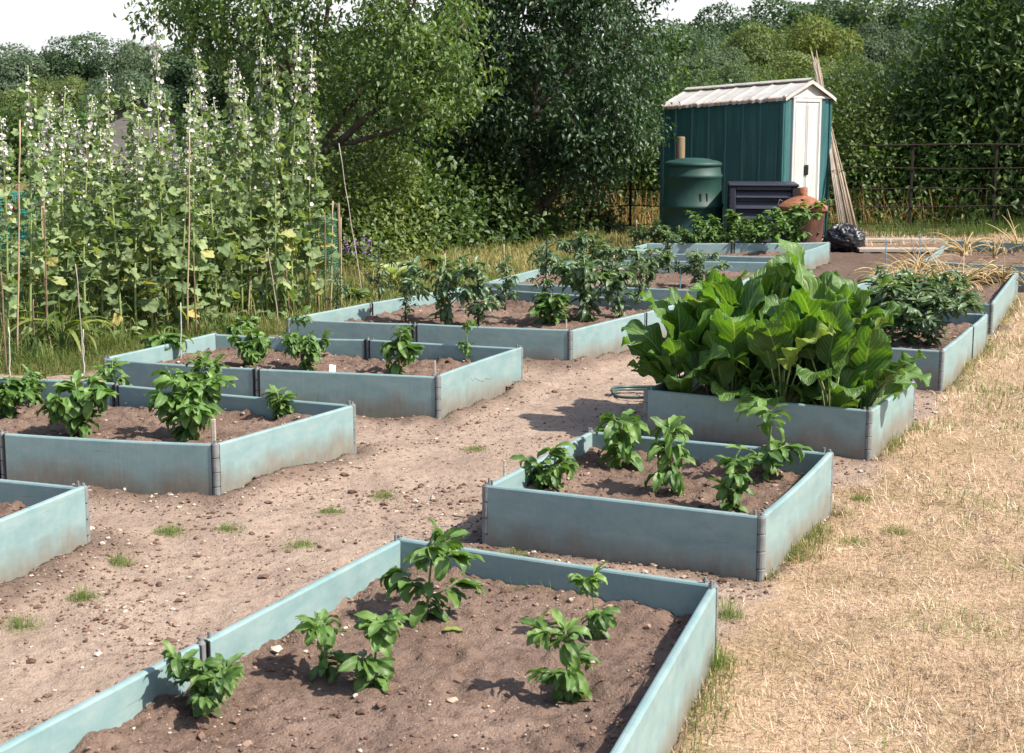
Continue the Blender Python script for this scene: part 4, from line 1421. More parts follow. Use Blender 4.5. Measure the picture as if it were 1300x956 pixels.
# ------------------------------------------------------------------ low plants round the hollyhocks, weeds on the path
def leafy_rosette(name, label, cat, p, n, L, mat, el=(.2, 1.0), seed=0, T=None, group=None, wid=.30, stem='stem', drop=.6):
    rs = RS(seed)
    root = thing(name, label, cat, p, 0, group)
    fo = Geo(); st = Geo()
    Tm = T or leaf_t(5, 9, wid, .5, .25, 1.1, .03, 2.3, seed=seed)
    az = np.arange(n) * 2.399 + rs.uniform(-.3, .3, n); e = rs.uniform(el[0], el[1], n)
    D = dirs(az, e); pl = rs.uniform(.25, .7, n) * L
    P = D * pl[:, None] + np.array([0, 0, .01])
    for q in P:
        st.tube([np.zeros(3), q * .5 + np.array([0, 0, .01]), q], [.004, .003, .002], 5, cap=False)
    D2 = dirs(az, e - drop)
    fo.inst(*Tm, P, frames(D2, np.array([0, 0, 1.]) + rs.randn(n, 3) * .25), L * rs.uniform(.6, 1.1, n), rs.rand(n))
    st.build('leaf_stalks', M[stem], root); fo.build('foliage', M[mat], root)
    return root


def build_low_plants():
    rs = RS(91)
    leafy_rosette('dock_plant', 'broad dull-green dock plant at the foot of the hollyhocks above the caned left bed', 'plant', at(118, 425), 26, .24, 'holly', (.2, 1.0), 1)
    leafy_rosette('dock_plant', 'leafy green weed clump between the hollyhock feet and the long left bed', 'plant', at(262, 415), 18, .15, 'holly', (.2, 1.1), 2)
    leafy_rosette('squash_plant', 'leafy plant with pale wilted upright leaves behind the chilli bed', 'plant', at(500, 365), 18, .20, 'white_leaf', (1.0, 1.5), 3, wid=.3, drop=.15)
    leafy_rosette('squash_plant', 'green broad-leaved plant with yellowing edge next to the pale wilted one', 'plant', at(517, 362), 16, .18, 'sunny_leaf', (.6, 1.4), 4, wid=.32, drop=.3)
    leafy_rosette('currant_bush', 'low green bush reaching over the grass behind the chilli bed', 'bush', at(560, 345), 60, .16, 'sunny_leaf', (.1, 1.4), 5)
    leafy_rosette('young_plant', 'yellow-green young plant between the canes and the chilli bed corner', 'plant', at(449, 385), 60, .13, 'lav_leaf', (.1, 1.5), 6)
    leafy_rosette('iris_clump', 'clump of long strap leaves in the grass at the left', 'plant', at(82, 448), 34, .36, 'sunny_leaf', (.8, 1.5), 7, T=leaf_t(3, 9, .045, .3, .3, 1.6, seed=3))
    leafy_rosette('dock_plant', 'dark leafy weed clump low at the left edge of the hollyhocks', 'plant', at(30, 452), 26, .17, 'bramble_leaf', (.2, 1.2), 8)
    for i, (u, v) in enumerate([(160, 432), (215, 420), (300, 410), (345, 405)]):
        leafy_rosette('dock_plant', f'small mallow seedling in the long grass, {ORD[i]} from the left', 'plant', at(u, v), 16, .12, 'holly', (.3, 1.3), 20 + i, group='mallow seedlings in the long grass')
    # purple larkspur spikes
    for i, (u, v, t, lab) in enumerate([(441, 350, 298, 'purple larkspur spike left of the slanted split cane'), (452, 350, 302, 'purple larkspur spike touching the slanted split cane'),
                                        (463, 352, 296, 'purple larkspur spike right of the slanted split cane'), (472, 355, 306, 'short purple larkspur spike near the pale wilted plant')]):
        p = at(u, v); h = (v - t) / FPX * p[1]
        root = thing('larkspur', lab, 'flower', p, 0, 'purple larkspur spikes')
        st = Geo(); st.tube([(0, 0, 0), (.01, 0, h * .5), (0, .01, h)], [.004, .003, .002], 5)
        fl = Geo(); n = 26
        z = h * rs.uniform(.45, 1.0, n); az = rs.rand(n) * 6.28
        T, TF, TA = round_t(5, 10, .2, 1, .2)
        D = dirs(az, rs.uniform(-.2, .6, n))
        fl.inst(T, TF, TA, D * .012 + np.stack([z * 0, z * 0, z], -1), frames(D), rs.uniform(.022, .034, n), rs.rand(n))
        st.build('stem', M['stem'], root); fl.build('blossoms', M['purple'], root)
        fo = Geo(); n = 24
        z = h * rs.uniform(.05, .5, n); az = rs.rand(n) * 6.28; D = dirs(az, rs.uniform(-.1, .8, n))
        fo.inst(*leaf_t(3, 5, .12, .4, .2, .8), np.stack([z * 0, z * 0, z], -1), frames(D), rs.uniform(.06, .12, n), rs.rand(n))
        fo.build('foliage', M['sunny_leaf'], root)
    # one yellow leaf fallen in the nearest bed
    g = Geo(); T, TF, TA = leaf_t(5, 7, .25, .42, .2, .6, .03, 2.0, .12, seed=4)
    g.inst(T, TF, TA, np.array([[0, 0, .012]]), frames(np.array([[.9, .3, .12]])), np.array([.062]), np.array([.972]))
    p = on_bed(560, 806); tag(g.build('fallen_leaf', M['pepper'], loc=p), 'pale yellow fallen leaf on the soil below the tall umbrella-shaped pepper plant', 'leaf')
    # weeds on the path
    W = [(105, 762, .065, 'bright green grass tuft near the bottom left bed corner'), (150, 717, .05, 'wide pale green grass tuft on the path below the left bed corner'),
         (214, 677, .05, 'dark green weed tuft on the path under the caned left bed'), (22, 795, .055, 'sparse grass tuft on the path at the left frame edge'),
         (487, 631, .04, 'flat green weed patch in the middle of the path'), (382, 690, .03, 'small yellowish weed patch left of the nearest bed'),
         (420, 652, .035, 'tiny green weed on the path between the two bed rows'), (648, 715, .05, 'small green weed at the left end of the square bed front'),
         (292, 672, .04, 'dry grass tuft on the banked soil below the bed corner'), (603, 571, .035, 'tiny weed on the path left of the square bed'),
         (790, 560, .12, 'tall seeding grass tuft behind the square bed left corner'), (400, 530, .1, 'thin grass blades standing before the long left bed'),
         (720, 466, .04, 'small weed against the front of the chilli bed corner'), (1085, 690, .035, 'flat green clover patch in the dry lawn'),
         (1095, 634, .035, 'small dark weed in the dry lawn near the square bed'), (1140, 675, .04, 'green weed patch far right of the square bed in the lawn'),
         (905, 855, .12, 'bright green grass tuft at the outer side of the nearest bed'), (922, 790, .10, 'green grass tuft by the back corner of the nearest bed')]
    for i, (u, v, h, lab) in enumerate(W):
        p = at(u, v); p[2] = float(ground_h(np.array([p[0]]), np.array([p[1]]))[0])
        g = Geo(); n = 420 if h < .06 else 260
        sd = rs.uniform(.030, .05)
        x = rs.randn(n) * sd; y = rs.randn(n) * sd * .8
        scatter_blades(g, x, y, np.full(n, -.004), rs.uniform(.35, 1.1, n) * h * np.exp(-(x * x + y * y) / (2.5 * sd * sd)) + .006, rs.uniform(.0008, .0017, n), rs, np.clip(rs.rand(n) * .9, 0, 1))
        tag(g.build('weed_tuft', M['green_grass'], loc=p), lab, 'weed', 'weed tufts on path and lawn')


def build_onions():
    def gen(seed, n, h, dry):
        rs = RS(seed)
        lf = Geo(); bl = Geo()
        for i in range(n):
            az = rs.rand() * 6.28; L = h * rs.uniform(.6, 1.15)
            el = rs.uniform(.5, 1.4); k = rs.uniform(1.2, 3.4) if dry else rs.uniform(.1, 1.0)
            p = np.array([0, 0, .03]); pts = [p]
            a = el
            for s in range(9):
                a -= k / 9 * (1.2 if s > 3 else .6)
                p = p + np.array([math.cos(az) * math.cos(a), math.sin(az) * math.cos(a), math.sin(a)]) * L / 9
                p = p.copy(); p[2] = max(.012, p[2]); pts.append(p)
                az += rs.uniform(-.2, .2)
            w = rs.uniform(.0035, .008)
            lf.tube(pts, np.linspace(w, w * .3, len(pts)), 5, rnd=(rs.uniform(.35, 1) if dry or rs.rand() < .4 else rs.uniform(0, .1)))
        bl.lathe([(.001, 0), (.03, .005), (.036, .025), (.026, .045), (.010, .06), (.004, .065)], 12)
        return Proto('onion_plant', 'onion', [('bulb', bl.mesh('bulb', M['bulb'])), ('leaves', lf.mesh('leaves', M['onion'], smooth=True))])
    K = [gen(1, 30, .44, True), gen(2, 26, .38, True), gen(3, 60, .50, True), gen(4, 14, .42, False)]
    S = [('R5', 2, 1158, 372, 1.1, .2, 'large straw-coloured withered onion clump at the left front of its bed'),
         ('R5', 0, 1138, 368, 1.0, 1.2, 'withered onion flopped toward the left board of the onion bed'),
         ('R5', 0, 1184, 372, 1.1, 2.2, 'withered onion with leaves bent right, second from the large straw clump'),
         ('R5', 3, 1206, 372, 1.1, 3.2, 'half-green onion with upright leaves in the middle of the onion bed'),
         ('R5', 1, 1222, 366, 1.2, 4.2, 'collapsed pale onion in the right half of the onion bed'),
         ('R5', 0, 1246, 362, 1.0, 5.2, 'withered onion lying near the dark soil heap'),
         ('R5', 1, 1274, 362, 1.35, .9, 'pale upright withered onion at the right board of the onion bed'),
         ('R5', 1, 1118, 362, 1.0, 1.9, 'small dried onion by the left back corner of the onion bed'),
         ('R5', 2, 1170, 357, .9, 2.9, 'dried onion mat at the back of the onion bed'),
         ('R5', 0, 1205, 353, .9, 3.9, 'dried onion behind the half-green one'),
         ('R6', 0, 1224, 325, 1.2, .6, 'dried onion standing alone in the left of the bare far bed'),
         ('R6', 3, 1263, 328, .8, 1.6, 'green onion shoot near the front board of the bare far bed'),
         ('R6', 3, 1293, 322, 1.15, 2.6, 'tall leek at the right frame edge in the bare far bed'),
         ('R6', 1, 1277, 321, 1.0, 3.6, 'withered brown onion left of the tall leek')]
    for bed, k, u, v, s, rz, lab in S:
        p = on_bed(u, v); i = list(BEDS).index(bed)
        p[2] = float(soil_h(np.array([p[0]]), np.array([p[1]]), BEDS[bed], 100 + i)[0]) - .02
        K[k].place(lab, p, rz, s, 'onions in the far right beds')


# ------------------------------------------------------------------ trees and shrubs
DT = [diamond_t(.30, .25, .2), diamond_t(.26, .35, .4), diamond_t(.34, .1, .1)]
LT = [leaf_t(3, 4, .22, .45, .4, c, 0, 1, .05, seed=i) for i, c in enumerate((.5, 1.0, 1.5))]


def leaf_cloud(g, P, D, S, rs, rnd, temps=DT, upj=.5):
    v = rs.randint(0, len(temps), len(P))
    UP = np.array([0, 0, 1.0]) + rs.randn(len(P), 3) * upj
    R = frames(D, UP)
    for q, t in enumerate(temps):
        m = v == q
        g.inst(*t, P[m], R[m], S[m], rnd[m])


def make_tree(name, label, cat, base, limbs, tips, leaf_n, leaf, mat, seed, group=None, spread=.16, temps=DT, droop=.3, bark='bark', twig_r=.0045):
    """limbs: list of (polyline, radii) in local space; tips (n,3) local: each is joined to the nearest wood by a bent twig"""
    rs = RS(seed)
    root = thing(name, label, cat, base)
    wood = Geo(); crown = Geo()
    nodes = []
    for path, rr in limbs:
        path = np.asarray(path, float)
        tt = np.linspace(0, 1, len(path)); t2 = np.linspace(0, 1, len(path) * 4)
        pp = np.stack([np.interp(t2, tt, path[:, k]) for k in range(3)], -1)
        pp[1:-1] += rs.randn(len(pp) - 2, 3) * .012
        r2 = np.interp(t2, np.linspace(0, 1, len(rr)), rr)
        wood.tube(pp, r2, 8)
        nodes += [tuple(p) for p in pp[len(pp) // 3:]]
    trunk_top = np.array(nodes).mean(0)
    order = np.argsort(np.min(np.linalg.norm(tips[:, None] - np.array(nodes)[None, ::3], axis=2), 1))
    pts = list(nodes)
    kd = None; LP = []; LD = []
    for cnt, k in enumerate(order):
        if kd is None or cnt % 25 == 0:
            kd = kdtree.KDTree(len(pts))
            for i, p in enumerate(pts): kd.insert(p, i)
            kd.balance()
        tip = tips[k]
        co, idx, dist = kd.find(tip)
        co = np.array(co)
        mid = (co + tip) / 2 + rs.randn(3) * dist * .08 + np.array([0, 0, .05 * dist])
        path = [co, co * .6 + mid * .4, mid, tip]
        w = twig_r * (1 + 1.6 * dist)
        wood.tube(path, [w, w * .85, w * .6, w * .25], 4, cap=False)
        pts += [tuple(mid), tuple(tip), tuple((co + mid) / 2)]
        LP.append((mid, tip))
    n = len(LP); mid = np.array([a for a, b in LP]); tp = np.array([b for a, b in LP])
    m = leaf_n
    t = rs.rand(n, m)[..., None] ** .7
    P = mid[:, None] * (1 - t) + tp[:, None] * t
    off = rs.randn(n, m, 3) * spread * .5
    P = (P + off).reshape(-1, 3)
    D = (tp - mid)[:, None] / (np.linalg.norm(tp - mid, axis=1)[:, None, None] + 1e-6) * .5 + rs.randn(n, m, 3) * .7
    D = D.reshape(-1, 3); D[:, 2] -= droop
    S = leaf * rs.uniform(.6, 1.25, len(P))
    clump = np.repeat(rs.rand(n), m)
    rnd = np.clip(rs.rand(len(P)) * .7 + (clump - .5) * .5 + .1, 0, 1)
    leaf_cloud(crown, P, D, S, rs, rnd, temps)
    wood.build('trunk', M[bark], root); crown.build('crown', M[mat], root)
    return root


def ell_tips(rs, n, c, r, inner=.45, seed=0, cut=None, lump=.35):
    out = []
    while len(out) < n:
        d = rs.randn(3); d /= np.linalg.norm(d)
        k = rs.uniform(inner, 1.0) ** .6
        az = math.atan2(d[1], d[0])
        f = 1 - lump + lump * 2 * float(fbm(np.array([az * 1.5 + 9]), np.array([d[2] * 2.5 + 5]), seed, 3)[0])
        p = np.array(c) + d * np.array(r) * k * f
        if cut is not None and not cut(p): continue
        out.append(p)
    return np.array(out)


def bush(name, label, cat, p, r, n, leaf, mat, seed, group=None, temps=DT, droop=.2, stems=9, lump=.4, base=0.06, fill=.35, tipn=None):
    """a shrub from the ground up: curved stems and a noisy shell of leaves on many short shoots"""
    rs = RS(seed)
    root = thing(name, label, cat, p, 0, group)
    st = Geo(); fo = Geo()
    rx, ry, rz = r
    nt = tipn or max(40, n // 28)
    d = rs.randn(nt, 3); d[:, 2] = np.abs(d[:, 2]) * 1.0 - .25; d /= np.linalg.norm(d, axis=1)[:, None]
    az = np.arctan2(d[:, 1], d[:, 0])
    f = 1 - lump + lump * 2 * fbm(az * 1.6 + 7, d[:, 2] * 2.2 + 3, seed, 3)
    k = np.where(rs.rand(nt) < fill, rs.uniform(.45, .9, nt), rs.uniform(.86, 1.06, nt))
    T = d * np.array([rx, ry, rz]) * (k * f)[:, None]
    T[:, 2] = np.maximum(T[:, 2] + rz * base, .05)
    for i in range(stems):
        q = T[rs.randint(nt)]
        b = np.array([rs.uniform(-.25, .25) * rx, rs.uniform(-.25, .25) * ry, -.02])
        mid = (b + q) / 2 + np.array([0, 0, .15 * rz])
        st.tube([b, mid, q * .9], [.02 * rz ** .5, .014 * rz ** .5, .005], 5)
    m = max(1, n // nt)
    sh = rs.uniform(.10, .22, nt) * (rz ** .5)
    P = T[:, None] + rs.randn(nt, m, 3) * (sh[:, None, None] * np.array([1, 1, .75]))
    P = P.reshape(-1, 3); P[:, 2] = np.maximum(P[:, 2], .02)
    out = np.repeat(d, m, 0)
    D = out * .7 + rs.randn(len(P), 3) * .6; D[:, 2] -= droop
    cl = np.repeat(rs.rand(nt), m)
    rnd = np.clip(rs.rand(len(P)) * .7 + (cl - .5) * .6 + .12, 0, 1)
    UPv = out * .7 + np.array([0, 0, .6]) + rs.randn(len(P), 3) * .35
    S = leaf * rs.uniform(.6, 1.3, len(P))
    v = rs.randint(0, len(temps), len(P)); R = frames(D, UPv)
    for q, t in enumerate(temps):
        mm = v == q
        fo.inst(*t, P[mm], R[mm], S[mm], rnd[mm])
    st.build('stem', M['bark'], root); fo.build('foliage', M[mat], root)
    return root


def build_trees():
    # fruit tree behind the hollyhocks
    rs = RS(3)
    b1 = at_y(400, 330, 15.4); b1[2] = 0
    def w1(u, v, dy=0.0): return at_y(u, v, 15.4 + dy) - b1
    limbs = [([(0, 0, -.05), w1(398, 260), w1(396, 200)], [.075, .06, .055]),
             ([w1(396, 205), w1(420, 188, -.2), w1(465, 150, -.4), w1(520, 100, -.6), w1(590, 30, -.7)], [.05, .042, .034, .022, .01]),
             ([w1(420, 188, -.2), w1(500, 165, -.5), w1(560, 140, -.9)], [.03, .02, .008]),
             ([w1(396, 205), w1(440, 140, .2), w1(495, 60, .3), w1(540, -40, .4)], [.045, .035, .025, .012]),
             ([w1(396, 205), w1(398, 130, .1), w1(410, 40, .2), w1(430, -80, .3)], [.045, .035, .026, .012]),
             ([w1(398, 150, .1), w1(365, 80, -.3), w1(330, 0, -.5), w1(300, -90, -.5)], [.035, .026, .018, .008]),
             ([w1(390, 130, .1), w1(330, 70, .3), w1(260, 25, .4), w1(190, -5, .3)], [.03, .02, .013, .006]),
             ([w1(470, 146, -.4), w1(500, 60, -.9), w1(540, -30, -1.2)], [.024, .016, .008]),
             ([w1(375, 100, 0), w1(300, 40, .6), w1(220, -40, .6)], [.024, .014, .006])]
    tips = ell_tips(rs, 480, w1(425, 0), (1.75, 1.5, 1.45), .25, 4, cut=lambda p: True, lump=.35)
    t2 = ell_tips(rs, 140, w1(535, 95, -.6), (.75, .9, .62), .2, 6)
    t3 = ell_tips(rs, 34, w1(235, 22, .35), (.62, .5, .28), .1, 7)
    make_tree('fruit_tree', 'open-branched fruit tree rising behind the hollyhocks with branches spreading right', 'tree', b1, limbs, np.concatenate([tips, t2, t3]),
              34, .078, 'fruit_leaf', 21, spread=.17, temps=LT)
    # dark pear tree
    b2 = at_y(680, 306, 18.0); b2[2] = 0
    def w2(u, v, dy=0.0): return at_y(u, v, 18.0 + dy) - b2
    limbs = [([(0, 0, -.05), w2(676, 270), w2(672, 215), w2(678, 150), w2(690, 60), w2(690, -60)], [.12, .105, .09, .075, .055, .03]),
             ([w2(690, 262), w2(705, 245), w2(735, 190, -.2), w2(770, 130, -.3)], [.06, .05, .035, .015]),
             ([w2(672, 215), w2(630, 165, .2), w2(580, 100, .2)], [.05, .035, .012]),
             ([w2(678, 150), w2(730, 80, .3), w2(780, 0, .3)], [.05, .035, .015]),
             ([w2(680, 130), w2(640, 60, -.4), w2(600, -40, -.5)], [.05, .035, .015])]
    tips = np.concatenate([ell_tips(rs, 760, w2(690, 75), (1.55, 1.5, 1.75), .35, 14, lump=.28),
                           ell_tips(rs, 90, w2(770, 175), (.75, .8, .75), .2, 15), ell_tips(rs, 200, w2(585, 130), (.85, 1.0, .85), .2, 16),
                           ell_tips(rs, 320, w2(690, -80), (1.4, 1.4, 1.3), .3, 17)])
    tips = tips[tips[:, 2] > .55]
    make_tree('pear_tree', 'dense dark green pear tree with a short dark trunk left of the shed', 'tree', b2, limbs, tips, 38, .082, 'pear_leaf', 22, spread=.2, temps=LT, twig_r=.005)
    # shrubs under and beside the trees
    B = bush
    B('bramble_bush', 'dark bramble thicket under the left side of the pear tree', 'bush', at_y(590, 308, 17.6) * [1, 1, 0], (.85, .6, 1.05), 9000, .085, 'bramble_leaf', 31)
    B('bramble_bush', 'raspberry thicket with pale leaves between the fruit tree and the bramble', 'bush', at_y(525, 312, 16.6) * [1, 1, 0], (.6, .6, .95), 6500, .085, 'bramble_leaf', 32)
    B('hedge_shrub', 'sunlit yellow-green shrub right behind the canes beside the hollyhocks', 'bush', at_y(465, 318, 15.8) * [1, 1, 0], (.65, .6, 1.15), 9500, .06, 'sunny_leaf', 33)
    B('hedge_shrub', 'green shrub in shade behind the right end of the hollyhocks', 'bush', at_y(395, 322, 14.9) * [1, 1, 0], (.75, .6, 1.15), 8000, .062, 'sunny_leaf', 34)
    B('hedge_shrub', 'dark shrub showing between the middle hollyhock stalks', 'bush', at_y(290, 330, 14.6) * [1, 1, 0], (.8, .6, 1.1), 7000, .07, 'bramble_leaf', 35)
    B('hedge_shrub', 'dark shrub showing between the left hollyhock stalks', 'bush', at_y(170, 335, 14.2) * [1, 1, 0], (.9, .6, .95), 7000, .07, 'bramble_leaf', 36)
    B('hedge_shrub', 'low dark shrub behind the leftmost hollyhocks', 'bush', at_y(70, 340, 16.2) * [1, 1, 0], (.7, .5, .62), 5000, .07, 'sunny_leaf', 37)
    B('bramble_bush', 'low undergrowth shrub right of the pear trunk before the fence', 'bush', at_y(735, 300, 19.2) * [1, 1, 0], (.5, .35, .5), 2600, .07, 'bramble_leaf', 38)
    B('bramble_bush', 'low leafy undergrowth in shade at the pear trunk', 'bush', at_y(640, 303, 18.4) * [1, 1, 0], (.7, .5, .65), 4200, .08, 'bramble_leaf', 39)
    # beyond the fence
    ET = [leaf_t(3, 5, .16, .42, .35, c, 0, 1, .05, seed=i) for i, c in enumerate((.4, .9, 1.4))]
    def gb(u, y): p = at_y(u, 300, y); p[2] = 0; return p
    B('elder_bush', 'huge overhanging elder bush at the right frame edge above the fence', 'bush', gb(1305, 21.6), (1.75, 1.3, 4.3), 30000, .145, 'elder_leaf', 41, temps=ET, fill=.3, lump=.3)
    B('elder_bush', 'tall elder added past the right frame edge to shade the fence hedge', 'bush', gb(1500, 20.6), (1.7, 1.4, 4.5), 16000, .145, 'elder_leaf', 53, temps=ET, fill=.3, lump=.3)  # added out of view so its shadow darkens the hedge behind the fence
    B('elder_bush', 'tall elder bush behind the two fence posts', 'bush', gb(1190, 22.0), (1.3, 1.1, 2.2), 14000, .135, 'elder_leaf', 42, temps=ET, lump=.35)
    B('hawthorn_bush', 'hawthorn bush with sunlit sprays right of the cane bundle', 'bush', gb(1095, 21.8), (1.1, 1.0, 2.05), 15000, .07, 'sunny_leaf', 43, lump=.4)
    B('hawthorn_bush', 'hawthorn bush hidden behind the green shed', 'bush', gb(985, 22.4), (1.2, 1.0, 1.9), 8000, .075, 'sunny_leaf', 44)
    B('hazel_bush', 'bright green hazel bush between the pear tree and the shed roof', 'bush', gb(840, 22.0), (.85, .9, 2.35), 12000, .095, 'elder_leaf', 45, temps=LT, lump=.35)
    B('elder_bush', 'dark bush in the deep shade behind the right fence rails', 'bush', gb(1130, 21.0), (1.2, .5, 1.25), 7000, .10, 'elder_leaf', 46, temps=ET)
    B('elder_bush', 'dark bush in the shade at the far right fence end', 'bush', gb(1270, 20.8), (1.2, .45, 1.3), 7000, .10, 'elder_leaf', 47, temps=ET)
    B('hazel_bush', 'dark shrub behind the fence and the pear trunk', 'bush', gb(745, 23.0), (1.2, .8, 1.5), 8000, .09, 'bramble_leaf', 48)
    B('hazel_bush', 'dark shrub filling the gap behind the bramble thicket', 'bush', gb(600, 21.5), (1.4, .8, 1.9), 9000, .09, 'bramble_leaf', 49)
    B('hazel_bush', 'tall shrub seen through the fruit tree branches', 'bush', gb(470, 21.5), (1.6, .8, 2.1), 9000, .09, 'bramble_leaf', 50)


def build_far_trees():
    def gen(seed, H, W, n, leaf):
        rs = RS(seed)
        st = Geo(); cr = Geo()
        st.tube([(0, 0, -.1), (.05, 0, H * .25), (0, .05, H * .5), (.1, 0, H * .8)], [.22, .17, .12, .05], 8)
        nl = 46
        L = []
        for i in range(nl):
            d = rs.randn(3); d /= np.linalg.norm(d)
            k = rs.uniform(.35, .95)
            c = np.array([d[0] * W * .5 * k, d[1] * W * .5 * k, H * .56 + d[2] * H * .42 * k])
            L.append((c, rs.uniform(.13, .24) * W))
            if i < 12: st.tube([(0, 0, H * .3), (c * .5 + np.array([0, 0, H * .2])), c], [.09, .06, .03], 5)
        per = n // nl
        for c, r in L:
            d = rs.randn(per, 3); d[:, 2] += .25; d /= np.linalg.norm(d, axis=1)[:, None]
            az = np.arctan2(d[:, 1], d[:, 0])
            f = .75 + .5 * fbm(az * 2 + c[0] * 3, d[:, 2] * 3 + c[2], seed, 3)
            P = c + d * (r * f * rs.uniform(.78, 1.08, per))[:, None] * np.array([1, 1, .8])
            D = d * .5 + rs.randn(per, 3) * .6; D[:, 2] -= .25
            sh = rs.rand()
            rnd = np.clip(rs.rand(per) * .6 + sh * .4, 0, 1)
            v = rs.randint(0, 3, per); R = frames(D, d * 1.1 + rs.randn(per, 3) * .3 + np.array([0, 0, .2])); S = leaf * rs.uniform(.6, 1.3, per)
            for q, t in enumerate(DT):
                m = v == q
                cr.inst(*t, P[m], R[m], S[m], rnd[m])
        return Proto('far_tree', 'tree', [('trunk', st.mesh('trunk', M['bark_far'])), ('crown', cr.mesh('crown', M['far_leaf']))]), H, W
    K = [gen(400 + i, 8, w, 42000, .21) for i, w in enumerate((6.5, 7.5, 6.0, 8.5))]
    G = 'trees of the wooded slope in the distance'
    dark = (.70, .80, .85, 1); gry = (1.05, 1.05, 1.35, 1); yel = (1.35, 1.15, .6, 1); mid = (.95, 1.0, .9, 1); olive = (1.15, 1.05, .75, 1); drk2 = (.55, .7, .65, 1)
    S = [  # u, top v, distance, width px, tint, proto, label
        (868, 42, 62, 150, dark, 0, 'dark rounded tree on the skyline just right of the pear tree'),
        (925, 18, 70, 140, drk2, 1, 'dark skyline tree above the left end of the shed'),
        (985, 6, 72, 150, drk2, 2, 'dark skyline tree above the middle of the shed roof'),
        (1050, 2, 74, 150, dark, 3, 'dark skyline tree above the cane bundle'),
        (1120, 8, 72, 150, mid, 0, 'mid green skyline tree right of the cane bundle'),
        (1185, 2, 70, 150, dark, 1, 'dark skyline tree over the first fence post'),
        (1250, 0, 66, 160, drk2, 2, 'dark skyline tree behind the overhanging elder top'),
        (1330, -10, 66, 180, dark, 3, 'dark skyline tree at the right frame edge'),
        (1110, 40, 56, 110, gry, 1, 'grey-green willow-like tree in the middle of the right-hand wood'),
        (1185, 55, 52, 100, gry, 2, 'grey-green tree lower on the slope over the first fence post'),
        (960, 36, 54, 130, olive, 3, 'olive tree behind the shed roof, left of the yellow-green one'),
        (1045, 36, 50, 110, yel, 0, 'yellow-green tree just above the shed roof ridge'),
        (900, 60, 50, 95, gry, 1, 'pale grey-green tree behind the left shed roof corner'),
        (1010, 72, 42, 110, olive, 2, 'low olive tree peeping over the right shed roof'),
        (930, 84, 40, 100, mid, 3, 'low green tree peeping over the left shed roof'),
        (1085, 80, 40, 100, mid, 1, 'low green tree right behind the cane bundle tip'),
        (1150, 88, 38, 100, dark, 0, 'low dark tree behind the hawthorn sprays'),
        (5, 68, 64, 110, gry, 0, 'grey-green tree at the left frame edge on the skyline'),
        (62, 74, 66, 90, mid, 1, 'green skyline tree second from the left frame edge'),
        (112, 48, 66, 110, dark, 2, 'taller rounded skyline tree left of the tallest hollyhock'),
        (170, 56, 66, 100, gry, 3, 'grey-green skyline tree just left of the tallest hollyhock'),
        (235, 64, 62, 110, dark, 0, 'dark skyline tree behind the middle hollyhocks'),
        (300, 60, 62, 110, mid, 1, 'green skyline tree behind the right hollyhocks'),
        (90, 100, 48, 90, olive, 3, 'dark olive tree lower down in the left-hand wood'),
        (25, 118, 46, 90, olive, 2, 'low olive tree at the left frame edge'),
        (160, 98, 46, 100, gry, 1, 'lower grey-green tree behind the left hollyhocks'),
        (370, 60, 60, 120, drk2, 2, 'dark tree seen through the fruit tree trunk'),
        (450, 40, 60, 130, drk2, 3, 'dark tree seen through the right fruit tree branches'),
        (560, 40, 60, 140, drk2, 0, 'dark tree hidden behind the two garden trees'),
        (700, 40, 60, 150, drk2, 1, 'dark tree hidden behind the pear tree'),
        (790, 50, 58, 110, dark, 2, 'dark tree at the right rim of the pear tree')]
    for i, (u, top, y, wpx, colr, k, lab) in enumerate(S):
        pr, H, W = K[k]
        t = at_y(u, top, y); hh = t[2]
        w = wpx / FPX * y
        pr.place(lab, (t[0], y, 0), i * 1.7, (w / W * 1.12, w / W * 1.12, hh / (H * 1.0)), G, colr)
    B = bush
    # distant scrub closing the view between trunks
    for i, (u, y, lab) in enumerate([(20, 36, 'scrub bush far behind the leftmost hollyhocks'), (130, 37, 'scrub bush far behind the left hollyhocks'), (240, 36, 'scrub bush far behind the middle hollyhocks'), (350, 36, 'scrub bush far behind the right hollyhocks'),
                                (820, 36, 'scrub bush far behind the hazel'), (930, 35, 'scrub bush far behind the shed'), (1040, 35, 'scrub bush far behind the cane bundle'), (1150, 36, 'scrub bush far behind the fence posts'), (1270, 36, 'scrub bush far behind the elder')]):
        p = at_y(u, 300, y); p[2] = 0
        bush('scrub_bush', lab, 'bush', p, (1.8, 1.2, 1.9 if u > 500 else 1.5), 7000, .15, 'elder_leaf' if i % 2 else 'bramble_leaf', 500 + i, 'scrub in front of the distant wood')


